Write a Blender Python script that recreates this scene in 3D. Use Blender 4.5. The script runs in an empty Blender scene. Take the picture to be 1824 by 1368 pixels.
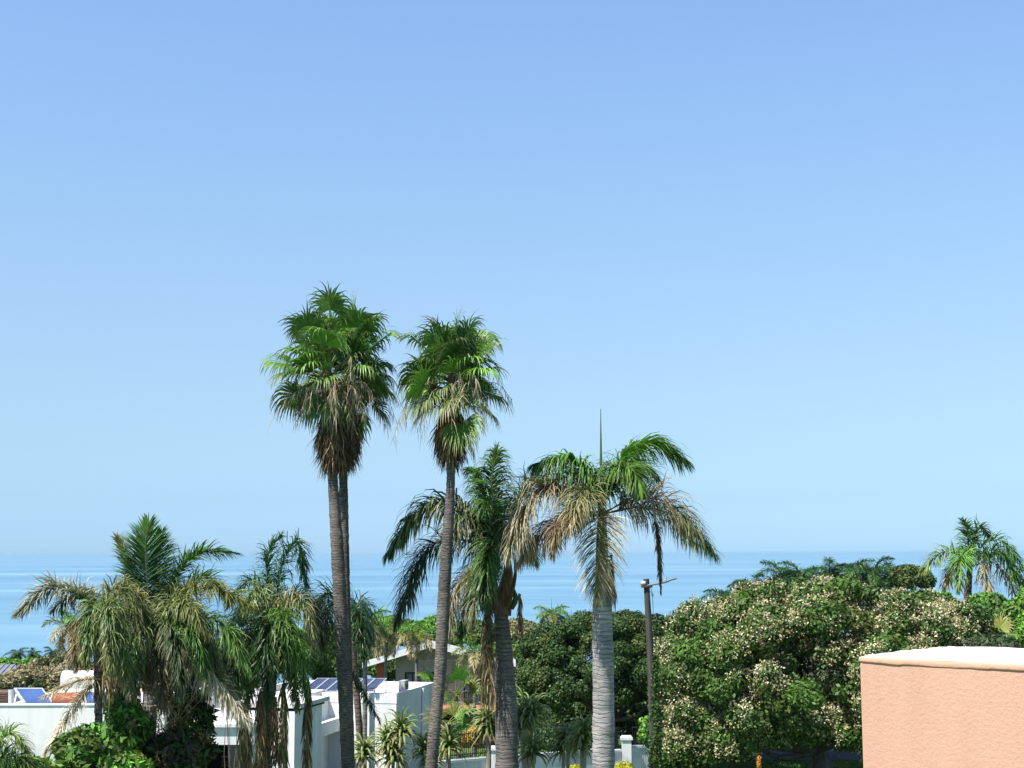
import bpy, math
import numpy as np
from mathutils import Matrix, Vector
# ------------------------------------------------------------------ camera, sky, sun
SC = bpy.context.scene
COL = SC.collection
ZC = 11.0
FPX = 2600.0
PITCH = math.atan(302 / FPX)
ROLL = 0.0033
fw = np.array([0, math.cos(PITCH), math.sin(PITCH)])
r0 = np.array([1.0, 0, 0]); u0 = np.array([0, -math.sin(PITCH), math.cos(PITCH)])
RT = math.cos(ROLL) * r0 - math.sin(ROLL) * u0
UP = math.sin(ROLL) * r0 + math.cos(ROLL) * u0
CAM = np.array([0, 0, ZC])
cd = bpy.data.cameras.new("camera"); cam = bpy.data.objects.new("camera", cd); COL.objects.link(cam)
cd.sensor_width = 36; cd.lens = 36 * FPX / 1824; cd.clip_start = 0.1; cd.clip_end = 300000
cam.matrix_world = Matrix(((RT[0], UP[0], -fw[0], 0), (RT[1], UP[1], -fw[1], 0), (RT[2], UP[2], -fw[2], ZC), (0, 0, 0, 1)))
SC.camera = cam

SUN_EL = math.radians(58)
SH = np.array([-0.79, -0.61]); SH /= np.linalg.norm(SH)
SUN = np.array([SH[0] * math.cos(SUN_EL), SH[1] * math.cos(SUN_EL), math.sin(SUN_EL)])
sd = bpy.data.lights.new("sun", 'SUN'); sd.energy = 5.0; sd.angle = math.radians(0.5); sd.color = (1, 0.955, 0.88)
so = bpy.data.objects.new("sun", sd); COL.objects.link(so)
so.rotation_euler = Vector(SUN).to_track_quat('Z', 'Y').to_euler()
W = bpy.data.worlds.new("World"); SC.world = W; W.use_nodes = True
nt = W.node_tree; nt.nodes.clear()
sky = nt.nodes.new('ShaderNodeTexSky'); sky.sky_type = 'NISHITA'; sky.sun_disc = False
sky.sun_elevation = SUN_EL; sky.sun_rotation = math.atan2(SH[0], SH[1])
sky.air_density = 1.0; sky.dust_density = 0.6; sky.ozone_density = 2.5; sky.altitude = 30
gm = nt.nodes.new('ShaderNodeMix'); gm.data_type = 'RGBA'; gm.blend_type = 'MULTIPLY'; gm.inputs[0].default_value = 1
# a maritime sky: the blue haze near the horizon instead of the dusty yellow one (by elevation, in world space)
tcw = nt.nodes.new('ShaderNodeTexCoord'); sxyz = nt.nodes.new('ShaderNodeSeparateXYZ'); nt.links.new(tcw.outputs['Generated'], sxyz.inputs[0])
rw = nt.nodes.new('ShaderNodeValToRGB'); ew = rw.color_ramp.elements
SKYC = [(0, (.250, .405, .675)), (.016, (.222, .343, .575)), (.036, (.222, .308, .470)), (.07, (.268, .322, .402)), (.104, (.317, .348, .389)), (.172, (.392, .41, .424)), (.239, (.444, .465, .465)), (.303, (.474, .505, .519)), (.361, (.505, .522, .553)), (.42, (.44, .46, .50)), (.55, (.28, .30, .34)), (1, (.24, .26, .30))]
while len(ew) < len(SKYC): ew.new(.5)
for i_, (p_, c_) in enumerate(SKYC): ew[i_].position = p_; ew[i_].color = c_ + (1,)
nt.links.new(sxyz.outputs[2], rw.inputs[0])
vm = nt.nodes.new('ShaderNodeVectorMath'); vm.operation = 'SCALE'; vm.inputs['Scale'].default_value = 2.03
nt.links.new(rw.outputs[0], vm.inputs[0]); nt.links.new(vm.outputs[0], gm.inputs[7])
bg = nt.nodes.new('ShaderNodeBackground'); bg.inputs[1].default_value = 0.12
wo = nt.nodes.new('ShaderNodeOutputWorld')
nt.links.new(sky.outputs[0], gm.inputs[6]); nt.links.new(gm.outputs[2], bg.inputs[0]); nt.links.new(bg.outputs[0], wo.inputs[0])
SC.view_settings.view_transform = 'Standard'; SC.view_settings.look = 'None'
SC.view_settings.exposure = 0.76; SC.view_settings.gamma = 1
SC.cycles.max_bounces = 6; SC.cycles.diffuse_bounces = 3; SC.cycles.glossy_bounces = 2
SC.cycles.transparent_max_bounces = 4; SC.cycles.transmission_bounces = 3; SC.cycles.caustics_reflective = False
SC.cycles.sample_clamp_indirect = 4

def P(px, py, Y):
    """a photo pixel (1824x1368) at forward distance Y -> the point in the world"""
    d = fw + (px - 912) / FPX * RT + (684 - py) / FPX * UP
    return CAM + d * (Y / d[1])
def PM(Y): return FPX / Y            # photo pixels per metre at distance Y
def sstep(a, b, x):
    t = np.clip((x - a) / (b - a), 0, 1); return t * t * (3 - 2 * t)
def gz(x, y):
    """terrain height"""
    right = sstep(8, 60, x) * (1 - sstep(150, 420, y))
    z = -3.2 * sstep(84, 108, y) - 27 * sstep(100, 520, y) - 2.5 * sstep(500, 600, y)
    return z * (1 - right)
def G(px, Y):
    p = P(px, 987, Y); return np.array([p[0], Y, float(gz(p[0], Y))])

# ------------------------------------------------------------------ materials
def newmat(name):
    m = bpy.data.materials.new(name); m.use_nodes = True
    n = m.node_tree.nodes; b = n['Principled BSDF']; return m, m.node_tree, b
def noise(t, scale, detail=4, rough=.55, vec=None, sc3=None):
    tc = t.nodes.new('ShaderNodeTexCoord'); src = tc.outputs['Object']
    if sc3:
        mp = t.nodes.new('ShaderNodeMapping'); mp.inputs['Scale'].default_value = sc3
        t.links.new(src, mp.inputs[0]); src = mp.outputs[0]
    n = t.nodes.new('ShaderNodeTexNoise'); n.inputs['Scale'].default_value = scale
    n.inputs['Detail'].default_value = detail; n.inputs['Roughness'].default_value = rough
    t.links.new(src, n.inputs['Vector']); return n
def ramp(t, fac, stops):
    r = t.nodes.new('ShaderNodeValToRGB'); e = r.color_ramp.elements
    while len(e) < len(stops): e.new(.5)
    for i, (p, c) in enumerate(stops):
        e[i].position = p; e[i].color = tuple(c) + (1,)
    t.links.new(fac, r.inputs[0]); return r
def bump(t, b, h, strength=.3, dist=.02):
    k = t.nodes.new('ShaderNodeBump'); k.inputs['Strength'].default_value = strength; k.inputs['Distance'].default_value = dist
    t.links.new(h, k.inputs['Height']); t.links.new(k.outputs[0], b.inputs['Normal']); return k
def mat(name, c1, c2=None, scale=3, rough=.8, bmp=.0, sc3=None, spec=.3, metal=0, pos=(.3, .7), bd=.02, detail=4):
    m, t, b = newmat(name); b.inputs['Roughness'].default_value = rough; b.inputs['Metallic'].default_value = metal
    b.inputs['Specular IOR Level'].default_value = spec
    c2 = c2 or tuple(x * .85 for x in c1)
    n = noise(t, scale, detail, sc3=sc3); r = ramp(t, n.outputs[0], [(pos[0], c2), (pos[1], c1)])
    t.links.new(r.outputs[0], b.inputs['Base Color'])
    if bmp: bump(t, b, n.outputs[0], bmp, bd)
    return m
def leafmat(name, rough=.42, trans=.3, spec=.5):
    m, t, b = newmat(name)
    a = t.nodes.new('ShaderNodeAttribute'); a.attribute_name = 'col'
    n = noise(t, 9, 2); r = ramp(t, n.outputs[0], [(.3, (.8, .8, .8)), (.7, (1.15, 1.15, 1.1))])
    mx = t.nodes.new('ShaderNodeMix'); mx.data_type = 'RGBA'; mx.blend_type = 'MULTIPLY'; mx.inputs[0].default_value = 1
    t.links.new(a.outputs['Color'], mx.inputs[6]); t.links.new(r.outputs[0], mx.inputs[7])
    t.links.new(mx.outputs[2], b.inputs['Base Color']); b.inputs['Roughness'].default_value = rough
    b.inputs['Specular IOR Level'].default_value = spec
    tr = t.nodes.new('ShaderNodeBsdfTranslucent'); t.links.new(mx.outputs[2], tr.inputs[0])
    ms = t.nodes.new('ShaderNodeMixShader'); ms.inputs[0].default_value = trans
    o = t.nodes['Material Output']
    t.links.new(b.outputs[0], ms.inputs[1]); t.links.new(tr.outputs[0], ms.inputs[2]); t.links.new(ms.outputs[0], o.inputs[0])
    return m
M = {}
M['leaf'] = leafmat('palm leaf', .42, .22, .32)
M['crown'] = leafmat('broad leaf', .5, .15, .25)
M['dry'] = leafmat('dry leaf', .8, .18, .2)
M['bark_twig'] = mat('twig bark', (.2, .165, .13), (.09, .07, .055), 8, .9, .4)

def barkmat(name, c1, c2, ring=6.0, fissure=(3, 3, 30), bstr=.8, groove=.35, dist=4):
    """palm trunk: horizontal leaf-scar rings plus stretched fissures"""
    m, t, b = newmat(name); b.inputs['Roughness'].default_value = .85; b.inputs['Specular IOR Level'].default_value = .2
    n1 = noise(t, 1.0, 5, .65, sc3=fissure); n2 = noise(t, 1.3, 3, .6)
    wv = t.nodes.new('ShaderNodeTexWave'); wv.wave_type = 'BANDS'; wv.bands_direction = 'Z'; wv.inputs['Scale'].default_value = ring
    wv.inputs['Distortion'].default_value = dist; wv.inputs['Detail'].default_value = 3; wv.inputs['Detail Scale'].default_value = 1.6
    tc = t.nodes.new('ShaderNodeTexCoord'); t.links.new(tc.outputs['Object'], wv.inputs[0])
    wr = ramp(t, wv.outputs[0], [(0, (0, 0, 0)), (.22, (1, 1, 1))])
    mm = t.nodes.new('ShaderNodeMath'); mm.operation = 'MULTIPLY'
    t.links.new(n1.outputs[0], mm.inputs[0]); t.links.new(wr.outputs[0], mm.inputs[1])
    r = ramp(t, n1.outputs[0], [(.36, c2), (.6, c1)])
    big = ramp(t, n2.outputs[0], [(.35, (.62, .62, .64)), (.65, (1.1, 1.08, 1.05))])
    gr = ramp(t, wr.outputs[0], [(0, (groove,) * 3), (1, (1, 1, 1))])
    def mul(a, c):
        x = t.nodes.new('ShaderNodeMix'); x.data_type = 'RGBA'; x.blend_type = 'MULTIPLY'; x.inputs[0].default_value = 1
        t.links.new(a, x.inputs[6]); t.links.new(c, x.inputs[7]); return x.outputs[2]
    t.links.new(mul(mul(r.outputs[0], big.outputs[0]), gr.outputs[0]), b.inputs['Base Color'])
    bump(t, b, mm.outputs[0], bstr, .03); return m
M['royal'] = barkmat('royal palm bark', (.47, .45, .44), (.25, .235, .23), 2.7, (2.2, 2.2, 26), .7, .62, 5)
M['dark_royal'] = barkmat('dark royal palm bark', (.235, .21, .195), (.12, .108, .10), 2.7, (2.2, 2.2, 26), .7, .62, 5)  # same bark pattern in darker grey-brown tones
M['fan_trunk'] = barkmat('fan palm bark', (.25, .225, .20), (.085, .073, .065), 4.2, (6, 6, 36), 1.0, .7, 6)
M['rough_trunk'] = barkmat('rough palm bark', (.24, .19, .16), (.07, .055, .045), 2.5, (7, 7, 12), 1.0, .6)
M['thin_trunk'] = barkmat('small palm bark', (.26, .27, .23), (.12, .12, .10), 2.2, (3, 3, 10), .5, .7)
M['boot'] = mat('brown palm boot', (.3, .17, .10), (.10, .055, .035), 3, .85, .8, sc3=(6, 6, 1.2), bd=.03)
M['tree_bark'] = mat('tree bark', (.2, .17, .14), (.08, .065, .05), 5, .9, .6, sc3=(1, 1, .3))
M['white'] = None

# ------------------------------------------------------------------ mesh helpers
def link(name, me, parent=None, base=None, m=None, smooth=False):
    o = bpy.data.objects.new(name, me); COL.objects.link(o)
    if m: me.materials.append(m)
    if parent is not None: o.parent = parent
    if base is not None and parent is None: o.location = base
    return o
class MB:
    """collects quads/polys with a colour per vertex, all in world space"""
    def __init__(s): s.v = []; s.f = []; s.c = []; s.n = 0
    def add(s, v, f, c=None):
        v = np.asarray(v, float).reshape(-1, 3); f = np.asarray(f, int)
        if c is None: c = np.ones((len(v), 3))
        c = np.broadcast_to(np.asarray(c, float), (len(v), 3))
        s.v.append(v); s.f.append(f + s.n); s.c.append(c); s.n += len(v)
    def mesh(s, name, origin=(0, 0, 0), smooth=False):
        v = np.concatenate(s.v) - np.asarray(origin, float); c = np.concatenate(s.c)
        sizes = np.concatenate([np.full(len(f), f.shape[1]) for f in s.f]); idx = np.concatenate([f.ravel() for f in s.f])
        me = bpy.data.meshes.new(name)
        me.vertices.add(len(v)); me.vertices.foreach_set('co', v.ravel().astype(np.float32))
        me.loops.add(len(idx)); me.loops.foreach_set('vertex_index', idx.astype(np.int32))
        me.polygons.add(len(sizes))
        st = np.concatenate([[0], np.cumsum(sizes)[:-1]])
        me.polygons.foreach_set('loop_start', st.astype(np.int32)); me.polygons.foreach_set('loop_total', sizes.astype(np.int32))
        me.polygons.foreach_set('use_smooth', np.full(len(sizes), bool(smooth)))
        me.update(calc_edges=True); me.validate()
        a = me.attributes.new('col', 'FLOAT_COLOR', 'POINT')
        a.data.foreach_set('color', np.c_[c, np.ones(len(c))].ravel().astype(np.float32))
        return me
    def build(s, name, m, parent=None, origin=None, smooth=False):
        """parent: an Empty at origin (its world place), or None for a top-level mesh standing at origin"""
        if origin is None: origin = np.array(parent['_o']) if parent is not None and '_o' in parent else np.zeros(3)
        o = link(name, s.mesh(name, origin, smooth), parent, None, m)
        if parent is None: o.location = origin
        return o
def thing(name, label, cat, loc=(0, 0, 0), group=None):
    o = bpy.data.objects.new(name, None); COL.objects.link(o); o.location = loc
    o.empty_display_size = .3; o['_o'] = [float(x) for x in loc]
    return tag(o, label, cat, group)
def tag(o, label, cat, group=None):
    o['label'] = label; o['category'] = cat
    if group: o['group'] = group
    return o
def struct(o, kind='structure'): o['kind'] = kind; return o
def nrm(v): v = np.asarray(v, float); return v / (np.linalg.norm(v, axis=-1, keepdims=True) + 1e-9)

BOXF = [[0, 1, 3, 2], [4, 6, 7, 5], [0, 4, 5, 1], [2, 3, 7, 6], [0, 2, 6, 4], [1, 5, 7, 3]]
def box(mb, o, ax, ay, az, c=None):
    """box from corner o with edge vectors ax, ay, az"""
    o, ax, ay, az = [np.asarray(q, float) for q in (o, ax, ay, az)]
    v = [o + i * ax + j * ay + k * az for i in (0, 1) for j in (0, 1) for k in (0, 1)]
    mb.add(v, BOXF if np.dot(np.cross(ax, ay), az) > 0 else [f[::-1] for f in BOXF], c)
def bevel(o, w=.02, seg=2):
    md = o.modifiers.new('bevel', 'BEVEL'); md.width = w; md.segments = seg; md.limit_method = 'ANGLE'; return o
def spline(pts, n):
    """Catmull-Rom through pts -> n samples"""
    p = np.asarray(pts, float)
    if len(p) == 2: t = np.linspace(0, 1, n)[:, None]; return p[0] * (1 - t) + p[1] * t
    q = np.vstack([2 * p[0] - p[1], p, 2 * p[-1] - p[-2]]); out = []
    for s in np.linspace(0, len(p) - 1 - 1e-6, n):
        i = int(s); t = s - i; a, b, c, d = q[i:i + 4]
        out.append(.5 * ((2 * b) + (-a + c) * t + (2 * a - 5 * b + 4 * c - d) * t * t + (-a + 3 * b - 3 * c + d) * t ** 3))
    return np.array(out)
def tube(mb, pts, rad, sides=6, c=None, cap=True, rough=0, rng=None):
    pts = np.asarray(pts, float); n = len(pts); rad = np.interp(np.linspace(0, 1, n), np.linspace(0, 1, len(np.atleast_1d(rad))), np.atleast_1d(rad))
    T = nrm(np.gradient(pts, axis=0)); ref = np.array([0, 1., 0]) if abs(T[0][1]) < .9 else np.array([1., 0, 0])
    A = nrm(np.cross(T, ref)); B = np.cross(T, A)
    th = np.arange(sides) * 2 * math.pi / sides
    ring = A[:, None, :] * np.cos(th)[None, :, None] + B[:, None, :] * np.sin(th)[None, :, None]
    rr = rad[:, None, None] * np.ones((n, sides, 1))
    if rough: rr = rr * (1 + rough * (rng.random((n, sides, 1)) - .5))
    v = pts[:, None, :] + ring * rr
    i = np.arange(n - 1)[:, None] * sides; j = np.arange(sides)[None, :]; j2 = (j + 1) % sides
    f = np.stack([i + j, i + sides + j, i + sides + j2, i + j2], -1).reshape(-1, 4)
    mb.add(v.reshape(-1, 3), f, c)
    if cap: mb.add(v[-1], [list(range(sides))], c if c is None or np.ndim(c) == 1 else c[-1]); 
def strips(mb, start, d0, length, width, K=4, g=.0, gv=(0, 0, -1), col0=None, col1=None, prof=None, nref=None, rng=None, twist=.4, wind=None, curl=0.0):
    """many leaflets at once: start, d0 (n,3); length, width (n,); g gravity bend per step"""
    n = len(start); d = nrm(d0); p = np.array(start, float); gv = np.asarray(gv, float)
    g = np.broadcast_to(g, (n,)); prof = prof if prof is not None else np.interp(np.linspace(0, 1, K + 1), [0, .25, .6, 1], [.55, 1, .8, .06])
    nr = nref if nref is not None else np.array([0, 0, 1.])
    Wd = nrm(np.cross(d, nr) + twist * (rng.random((n, 3)) - .5))
    V = []; C = []
    for k in range(K + 1):
        w = (width * prof[k] * .5)[:, None]
        Wk = nrm(Wd - d * np.sum(Wd * d, 1, keepdims=True))
        V.append(np.stack([p - Wk * w, p + Wk * w], 1))
        t = k / K
        C.append(np.repeat((col0 * (1 - t) + col1 * t)[:, None, :], 2, 1))
        if k < K:
            d = nrm(d + gv * (g * (.5 + k) / K * 2)[:, None] + (wind if wind is not None else 0) + (curl * rng.normal(size=(n, 3)) if curl else 0))
            p = p + d * (length / K)[:, None]
    V = np.stack(V, 1); C = np.stack(C, 1)                 # n, K+1, 2, 3
    b = (np.arange(n) * (K + 1) * 2)[:, None]; k = (np.arange(K) * 2)[None, :]
    f = np.stack([b + k, b + k + 1, b + k + 3, b + k + 2], -1).reshape(-1, 4)
    mb.add(V.reshape(-1, 3), f, C.reshape(-1, 3))
    return p

# plant colours
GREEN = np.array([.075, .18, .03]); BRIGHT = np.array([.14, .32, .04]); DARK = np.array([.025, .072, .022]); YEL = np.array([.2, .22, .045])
STRAW = np.array([.54, .46, .25]); BROWN = np.array([.16, .10, .06]); PALE = np.array([.70, .62, .46]); OLIVE = np.array([.11, .165, .038]); TAN = np.array([.34, .25, .13])
BLUEG = np.array([.04, .125, .04])
CN = dict(g=GREEN, b=BRIGHT, d=DARK, y=YEL, s=STRAW, r=BROWN, p=PALE, o=OLIVE, t=TAN, c=BLUEG)
def cstops(code):  # 'gs' -> green at the base, straw at the tip
    return np.array([CN[ch] for ch in code])
DENS = 2.4; CURL = .13
def frond_mb(ctrl, L=.7, n=70, cols='gg', tips='g', tipmix=.3, droop=.35, spread=1.0, plum=1.0, w=.032, heading=None, rng=None, rach=.022, wind=(0, 0, 0), petiole=.12, mb=None, K=4, dry=.0, curl=None):
    """a feather leaf along the curve ctrl; leaflets on both sides, fluffed by plum, hanging by droop"""
    n = int(n * DENS); droop *= .8; L *= 1.15; w *= .95
    mb = mb or MB(); C = spline(ctrl, 24); seg = np.linalg.norm(np.diff(C, axis=0), axis=1); S = np.concatenate([[0], np.cumsum(seg)]); S /= S[-1]
    H = C[-1] - C[0] if heading is None else np.asarray(heading, float)
    H = np.array([H[0], H[1], 0]); H = nrm(H if np.linalg.norm(H) > .05 else np.array([0, -1., 0]))
    side = np.cross(H, [0, 0, 1.])
    t = np.linspace(petiole, 1, n) + (rng.random(n) - .5) * .6 / n; t = np.clip(np.repeat(t, 2), 0, 1)
    sgn = np.tile([1, -1], n)
    pos = np.stack([np.interp(t, S, C[:, k]) for k in range(3)], 1)
    Tg = nrm(np.gradient(C, axis=0)); T = nrm(np.stack([np.interp(t, S, Tg[:, k]) for k in range(3)], 1))
    U = nrm(np.cross(side, T)); U = np.where((U[:, 2:3] < 0) & (np.abs(T[:, 2:3]) < .8), -U, U)
    a = np.radians(np.interp(t, [0, .3, .8, 1], [72, 62, 45, 18])) * spread + (rng.random(2 * n) - .5) * .3
    e = (rng.random(2 * n) - .38) * 2.1 * plum
    d = T * np.cos(a)[:, None] + (side[None, :] * (sgn * np.cos(e))[:, None] + U * np.sin(e)[:, None]) * np.sin(a)[:, None]
    ln = L * np.interp(t, [0, .12, .4, .75, 1], [.45, .8, 1, .8, .35]) * (.75 + .4 * rng.random(2 * n))
    if dry: ln *= np.where(rng.random(2 * n) < dry, .35, 1)
    cs = cstops(cols); cb = np.stack([np.interp(t, np.linspace(0, 1, len(cs)), cs[:, k]) for k in range(3)], 1)
    cb = cb * (.45 + .95 * rng.random((2 * n, 1)))
    ts = cstops(tips); ct = np.stack([np.interp(t, np.linspace(0, 1, len(ts)), ts[:, k]) for k in range(3)], 1)
    mxx = np.clip(tipmix * (.4 + 1.2 * rng.random((2 * n, 1))), 0, 1); ce = cb * (1 - mxx) + ct * mxx
    g = droop * (.6 + .8 * rng.random(2 * n))
    strips(mb, pos, d, ln, w * (.7 + .6 * rng.random(2 * n)), K, g, col0=cb, col1=ce, rng=rng, twist=.9, curl=CURL if curl is None else curl, wind=np.asarray(wind, float), nref=np.broadcast_to(H * .3 + np.array([0, 0, 1.]), (2 * n, 3)))
    rc = cs[0] * .5 + CN['t'] * .35
    tube(mb, C, [rach * 1.5, rach, rach * .7, rach * .25], 5, rc)
    return mb
def fan_mb(base, d, pet=1.0, R=1.0, nseg=40, col=GREEN, tipc=STRAW, tipmix=.35, droop=.5, half=2.0, rng=None, mb=None, w=1.0, fold=.25, petw=.018, K=6):
    """a fan leaf: stalk from base along d, then a folded disc of pointed segments with hanging tips"""
    mb = mb or MB(); d = nrm(d); hor = nrm(np.array([d[0], d[1], 0]) + 1e-4)
    side = nrm(np.cross(d, [0, 0, 1.]) + 1e-5); N = np.cross(side, d)
    roll = (rng.random() - .5) * 2.2; side, N = side * math.cos(roll) + N * math.sin(roll), N * math.cos(roll) - side * math.sin(roll)
    pts = [base]; dd = d.copy()
    for k in range(5): dd = nrm(dd + np.array([0, 0, -.05])); pts.append(pts[-1] + dd * pet / 5)
    tube(mb, np.array(pts), [petw * 1.4, petw, petw * .8], 4, col * .8 + np.array([.08, .05, .01]))
    hub = pts[-1]; th = np.linspace(-half, half, nseg) + (rng.random(nseg) - .5) * .04
    D = dd[None] * np.cos(th)[:, None] + side[None] * np.sin(th)[:, None] + N[None] * (fold * np.abs(np.sin(th)) + (np.arange(nseg) % 2) * .05)[:, None]
    ln = R * (.72 + .28 * np.cos(th * .8)) * (.88 + .2 * rng.random(nseg))
    wd = np.full(nseg, 2 * half / nseg * R * .5 * 1.25 * w)
    pr = np.interp(np.linspace(0, 1, K + 1), [0, .45, .6, .8, 1], [.12, 1, .75, .35, .05])
    cb = col[None] * (.55 + .9 * rng.random()) * (.75 + .5 * rng.random((nseg, 1))); mx = np.clip(tipmix * (.3 + 1.4 * rng.random((nseg, 1))), 0, 1)
    # bend: almost none in the joined half, strong in the free tips
    n = nseg; p = np.repeat(hub[None], n, 0); dv = nrm(D); V = []; C = []
    dr = droop * (.5 + rng.random(n))
    for k in range(K + 1):
        Wk = nrm(np.cross(dv, N[None] + .25 * (rng.random((n, 3)) - .5))); wv = (wd * pr[k] * .5)[:, None]
        V.append(np.stack([p - Wk * wv, p + Wk * wv], 1)); t = k / K
        m2 = mx * max(0, (t - .45) / .55); C.append(np.repeat((cb * (1 - m2) + tipc[None] * m2)[:, None, :], 2, 1))
        if k < K:
            gk = .12 * (k / K) if t < .45 else 1.0
            dv = nrm(dv + np.array([0, 0, -1.])[None] * (dr * gk)[:, None]); p = p + dv * (ln / K)[:, None]
    V = np.stack(V, 1); C = np.stack(C, 1); b = (np.arange(n) * (K + 1) * 2)[:, None]; k = (np.arange(K) * 2)[None, :]
    f = np.stack([b + k, b + k + 1, b + k + 3, b + k + 2], -1).reshape(-1, 4)
    mb.add(V.reshape(-1, 3), f, C.reshape(-1, 3)); return mb
def trunk_part(root, pxs, Y, m, ground, sides=20, name='trunk', rough=.03, seed=0, n=90):
    """pxs: (px, py, half width in px) from the ground up"""
    rng = np.random.default_rng(seed); pts = [P(a, b, Y) for a, b, _ in pxs]; r = [h / PM(Y) for _, _, h in pxs]
    if ground is not None: pts = [np.array([ground[0], ground[1], ground[2] - .1])] + pts; r = [r[0] * 1.12] + r
    C = spline(pts, n); u = np.linspace(0, len(pts) - 1, n); rr = np.interp(u, np.arange(len(pts)), r) * (1 + .035 * np.sin(u * 9 + seed) * np.sin(u * 23 + 2 * seed) + .012 * rng.normal(size=n))
    mb = MB(); tube(mb, C, rr, sides, (1, 1, 1), True, rough, rng); return mb.build(name, m, root, smooth=True)
def foliage_mb(blobs, n, size, cols, rng, mb=None, aspect=2.2, core=.25, outw=.9, crown_c=None, jit=.32, up=.25):
    """n leaf quads on a set of blobs [(centre, radii)]; cols list of colours picked per blob region and jittered"""
    mb = mb or MB(); B = np.array([b[0] for b in blobs]); R = np.array([b[1] if np.ndim(b[1]) else [b[1]] * 3 for b in blobs], float)
    wgt = R[:, 0] * R[:, 2]; wgt /= wgt.sum(); bi = rng.choice(len(B), n, p=wgt)
    d = nrm(rng.normal(size=(n, 3))); cc = crown_c if crown_c is not None else B.mean(0)
    out = nrm(B[bi] - cc + 1e-3)
    flip = (np.sum(d * out, 1) < -.25) & (rng.random(n) < outw); d[flip] = -d[flip]
    rad = 1 - core * rng.random(n) ** 1.3 + .08 * rng.normal(size=n)
    pos = B[bi] + d * R[bi] * rad[:, None]
    N = nrm(d + np.array([0, 0, up]) + rng.normal(size=(n, 3)) * .75)
    A = nrm(np.cross(N, rng.normal(size=(n, 3)))); Bv = np.cross(N, A)
    s = size * (.6 + .8 * rng.random(n))[:, None]
    V = np.stack([pos - A * s, pos - Bv * s / aspect, pos + A * s, pos + Bv * s / aspect], 1)
    cols = np.asarray(cols); bc = rng.integers(0, len(cols), len(B)); ci = np.where(rng.random(n) < .7, bc[bi], rng.integers(0, len(cols), n))
    c = cols[ci] * (1 - jit + 2 * jit * rng.random((n, 1))); c = np.repeat(c[:, None], 4, 1)
    f = np.arange(n * 4).reshape(n, 4); mb.add(V.reshape(-1, 3), f, c.reshape(-1, 3)); return mb
def crown_blobs(c, rad, nb, br, rng, zmin=-.35, inner=.35):
    """lumps spread over an ellipsoid and some inside it"""
    i = np.arange(nb); z = zmin + (1 - zmin) * (i + .5) / nb; th = i * 2.39996 + rng.random(nb) * .8
    q = np.sqrt(np.maximum(0, 1 - z * z)); D = np.stack([q * np.cos(th), q * np.sin(th), z], 1)
    k = 1 - .12 * rng.random((nb, 1)) - (rng.random((nb, 1)) < inner) * .25
    r = br * (.65 + .7 * rng.random(nb)); C = np.asarray(c) + D * (np.asarray(rad) - br * .7) * k
    return [(C[j], (r[j], r[j], r[j] * .8)) for j in range(nb)]
def limbs(root, base, blobs, rng, r0=.25, k=9, fork=.35, name='trunk', m=None, pick=None, top=None):
    mb = MB(); c = np.mean([b[0] for b in blobs], 0); fk = np.array([base[0] * .7 + c[0] * .3, base[1] * .7 + c[1] * .3, base[2] + (c[2] - base[2]) * fork])
    tube(mb, spline([base - [0, 0, .2], (base + fk) / 2 + [.1, 0, 0], fk], 10), [r0 * 1.3, r0, r0 * .85], 10, (1, 1, 1), True, .12, rng)
    for j in rng.choice(len(blobs), min(k, len(blobs)), replace=False):
        e = blobs[j][0]; mid = (fk + e) / 2 + rng.normal(size=3) * .25 - [0, 0, .2]
        tube(mb, spline([fk, mid, e], 9), [r0 * .5, r0 * .3, r0 * .08], 6, (1, 1, 1), True, .12, rng)
    return mb.build(name, m or M['tree_bark'], root, smooth=True)
#@@@STRUCT
# ------------------------------------------------------------------ structure: ground, road, sea
def grid(name, xs, ys, zf, m):
    X, Y = np.meshgrid(xs, ys); Z = zf(X, Y); v = np.stack([X, Y, Z], -1).reshape(-1, 3); nx = len(xs); ny = len(ys)
    i = np.arange(ny - 1)[:, None] * nx; j = np.arange(nx - 1)[None, :]
    f = np.stack([i + j, i + j + 1, i + nx + j + 1, i + nx + j], -1).reshape(-1, 4)
    mb = MB(); mb.add(v, f); return struct(mb.build(name, m, smooth=True))
gm_, t_, b_ = newmat('garden ground')
n1 = noise(t_, .35, 5); n2 = noise(t_, 9, 4)
ra = ramp(t_, n1.outputs[0], [(.35, (.05, .10, .02)), (.55, (.085, .15, .03)), (.72, (.16, .14, .07))]); rb = ramp(t_, n2.outputs[0], [(.3, (.6, .6, .6)), (.7, (1.2, 1.2, 1.2))])
mx = t_.nodes.new('ShaderNodeMix'); mx.data_type = 'RGBA'; mx.blend_type = 'MULTIPLY'; mx.inputs[0].default_value = 1
t_.links.new(ra.outputs[0], mx.inputs[6]); t_.links.new(rb.outputs[0], mx.inputs[7]); t_.links.new(mx.outputs[2], b_.inputs['Base Color'])
b_.inputs['Roughness'].default_value = .95; bump(t_, b_, n2.outputs[0], .8, .06)
ys = np.concatenate([np.linspace(-40, 70, 12), np.linspace(72, 130, 30), np.linspace(135, 640, 50)])
xs = np.concatenate([np.linspace(-600, -80, 14), np.linspace(-70, 90, 60), np.linspace(100, 600, 14)])
grid('ground', xs, ys, gz, gm_)
m_road = mat('asphalt', (.06, .06, .062), (.04, .04, .042), 30, .9, .3)
grid('road', np.linspace(8, 60, 60), np.array([79.5, 81.5, 83.5, 85.5]), lambda x, y: gz(x, y) + .03, m_road)
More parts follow.
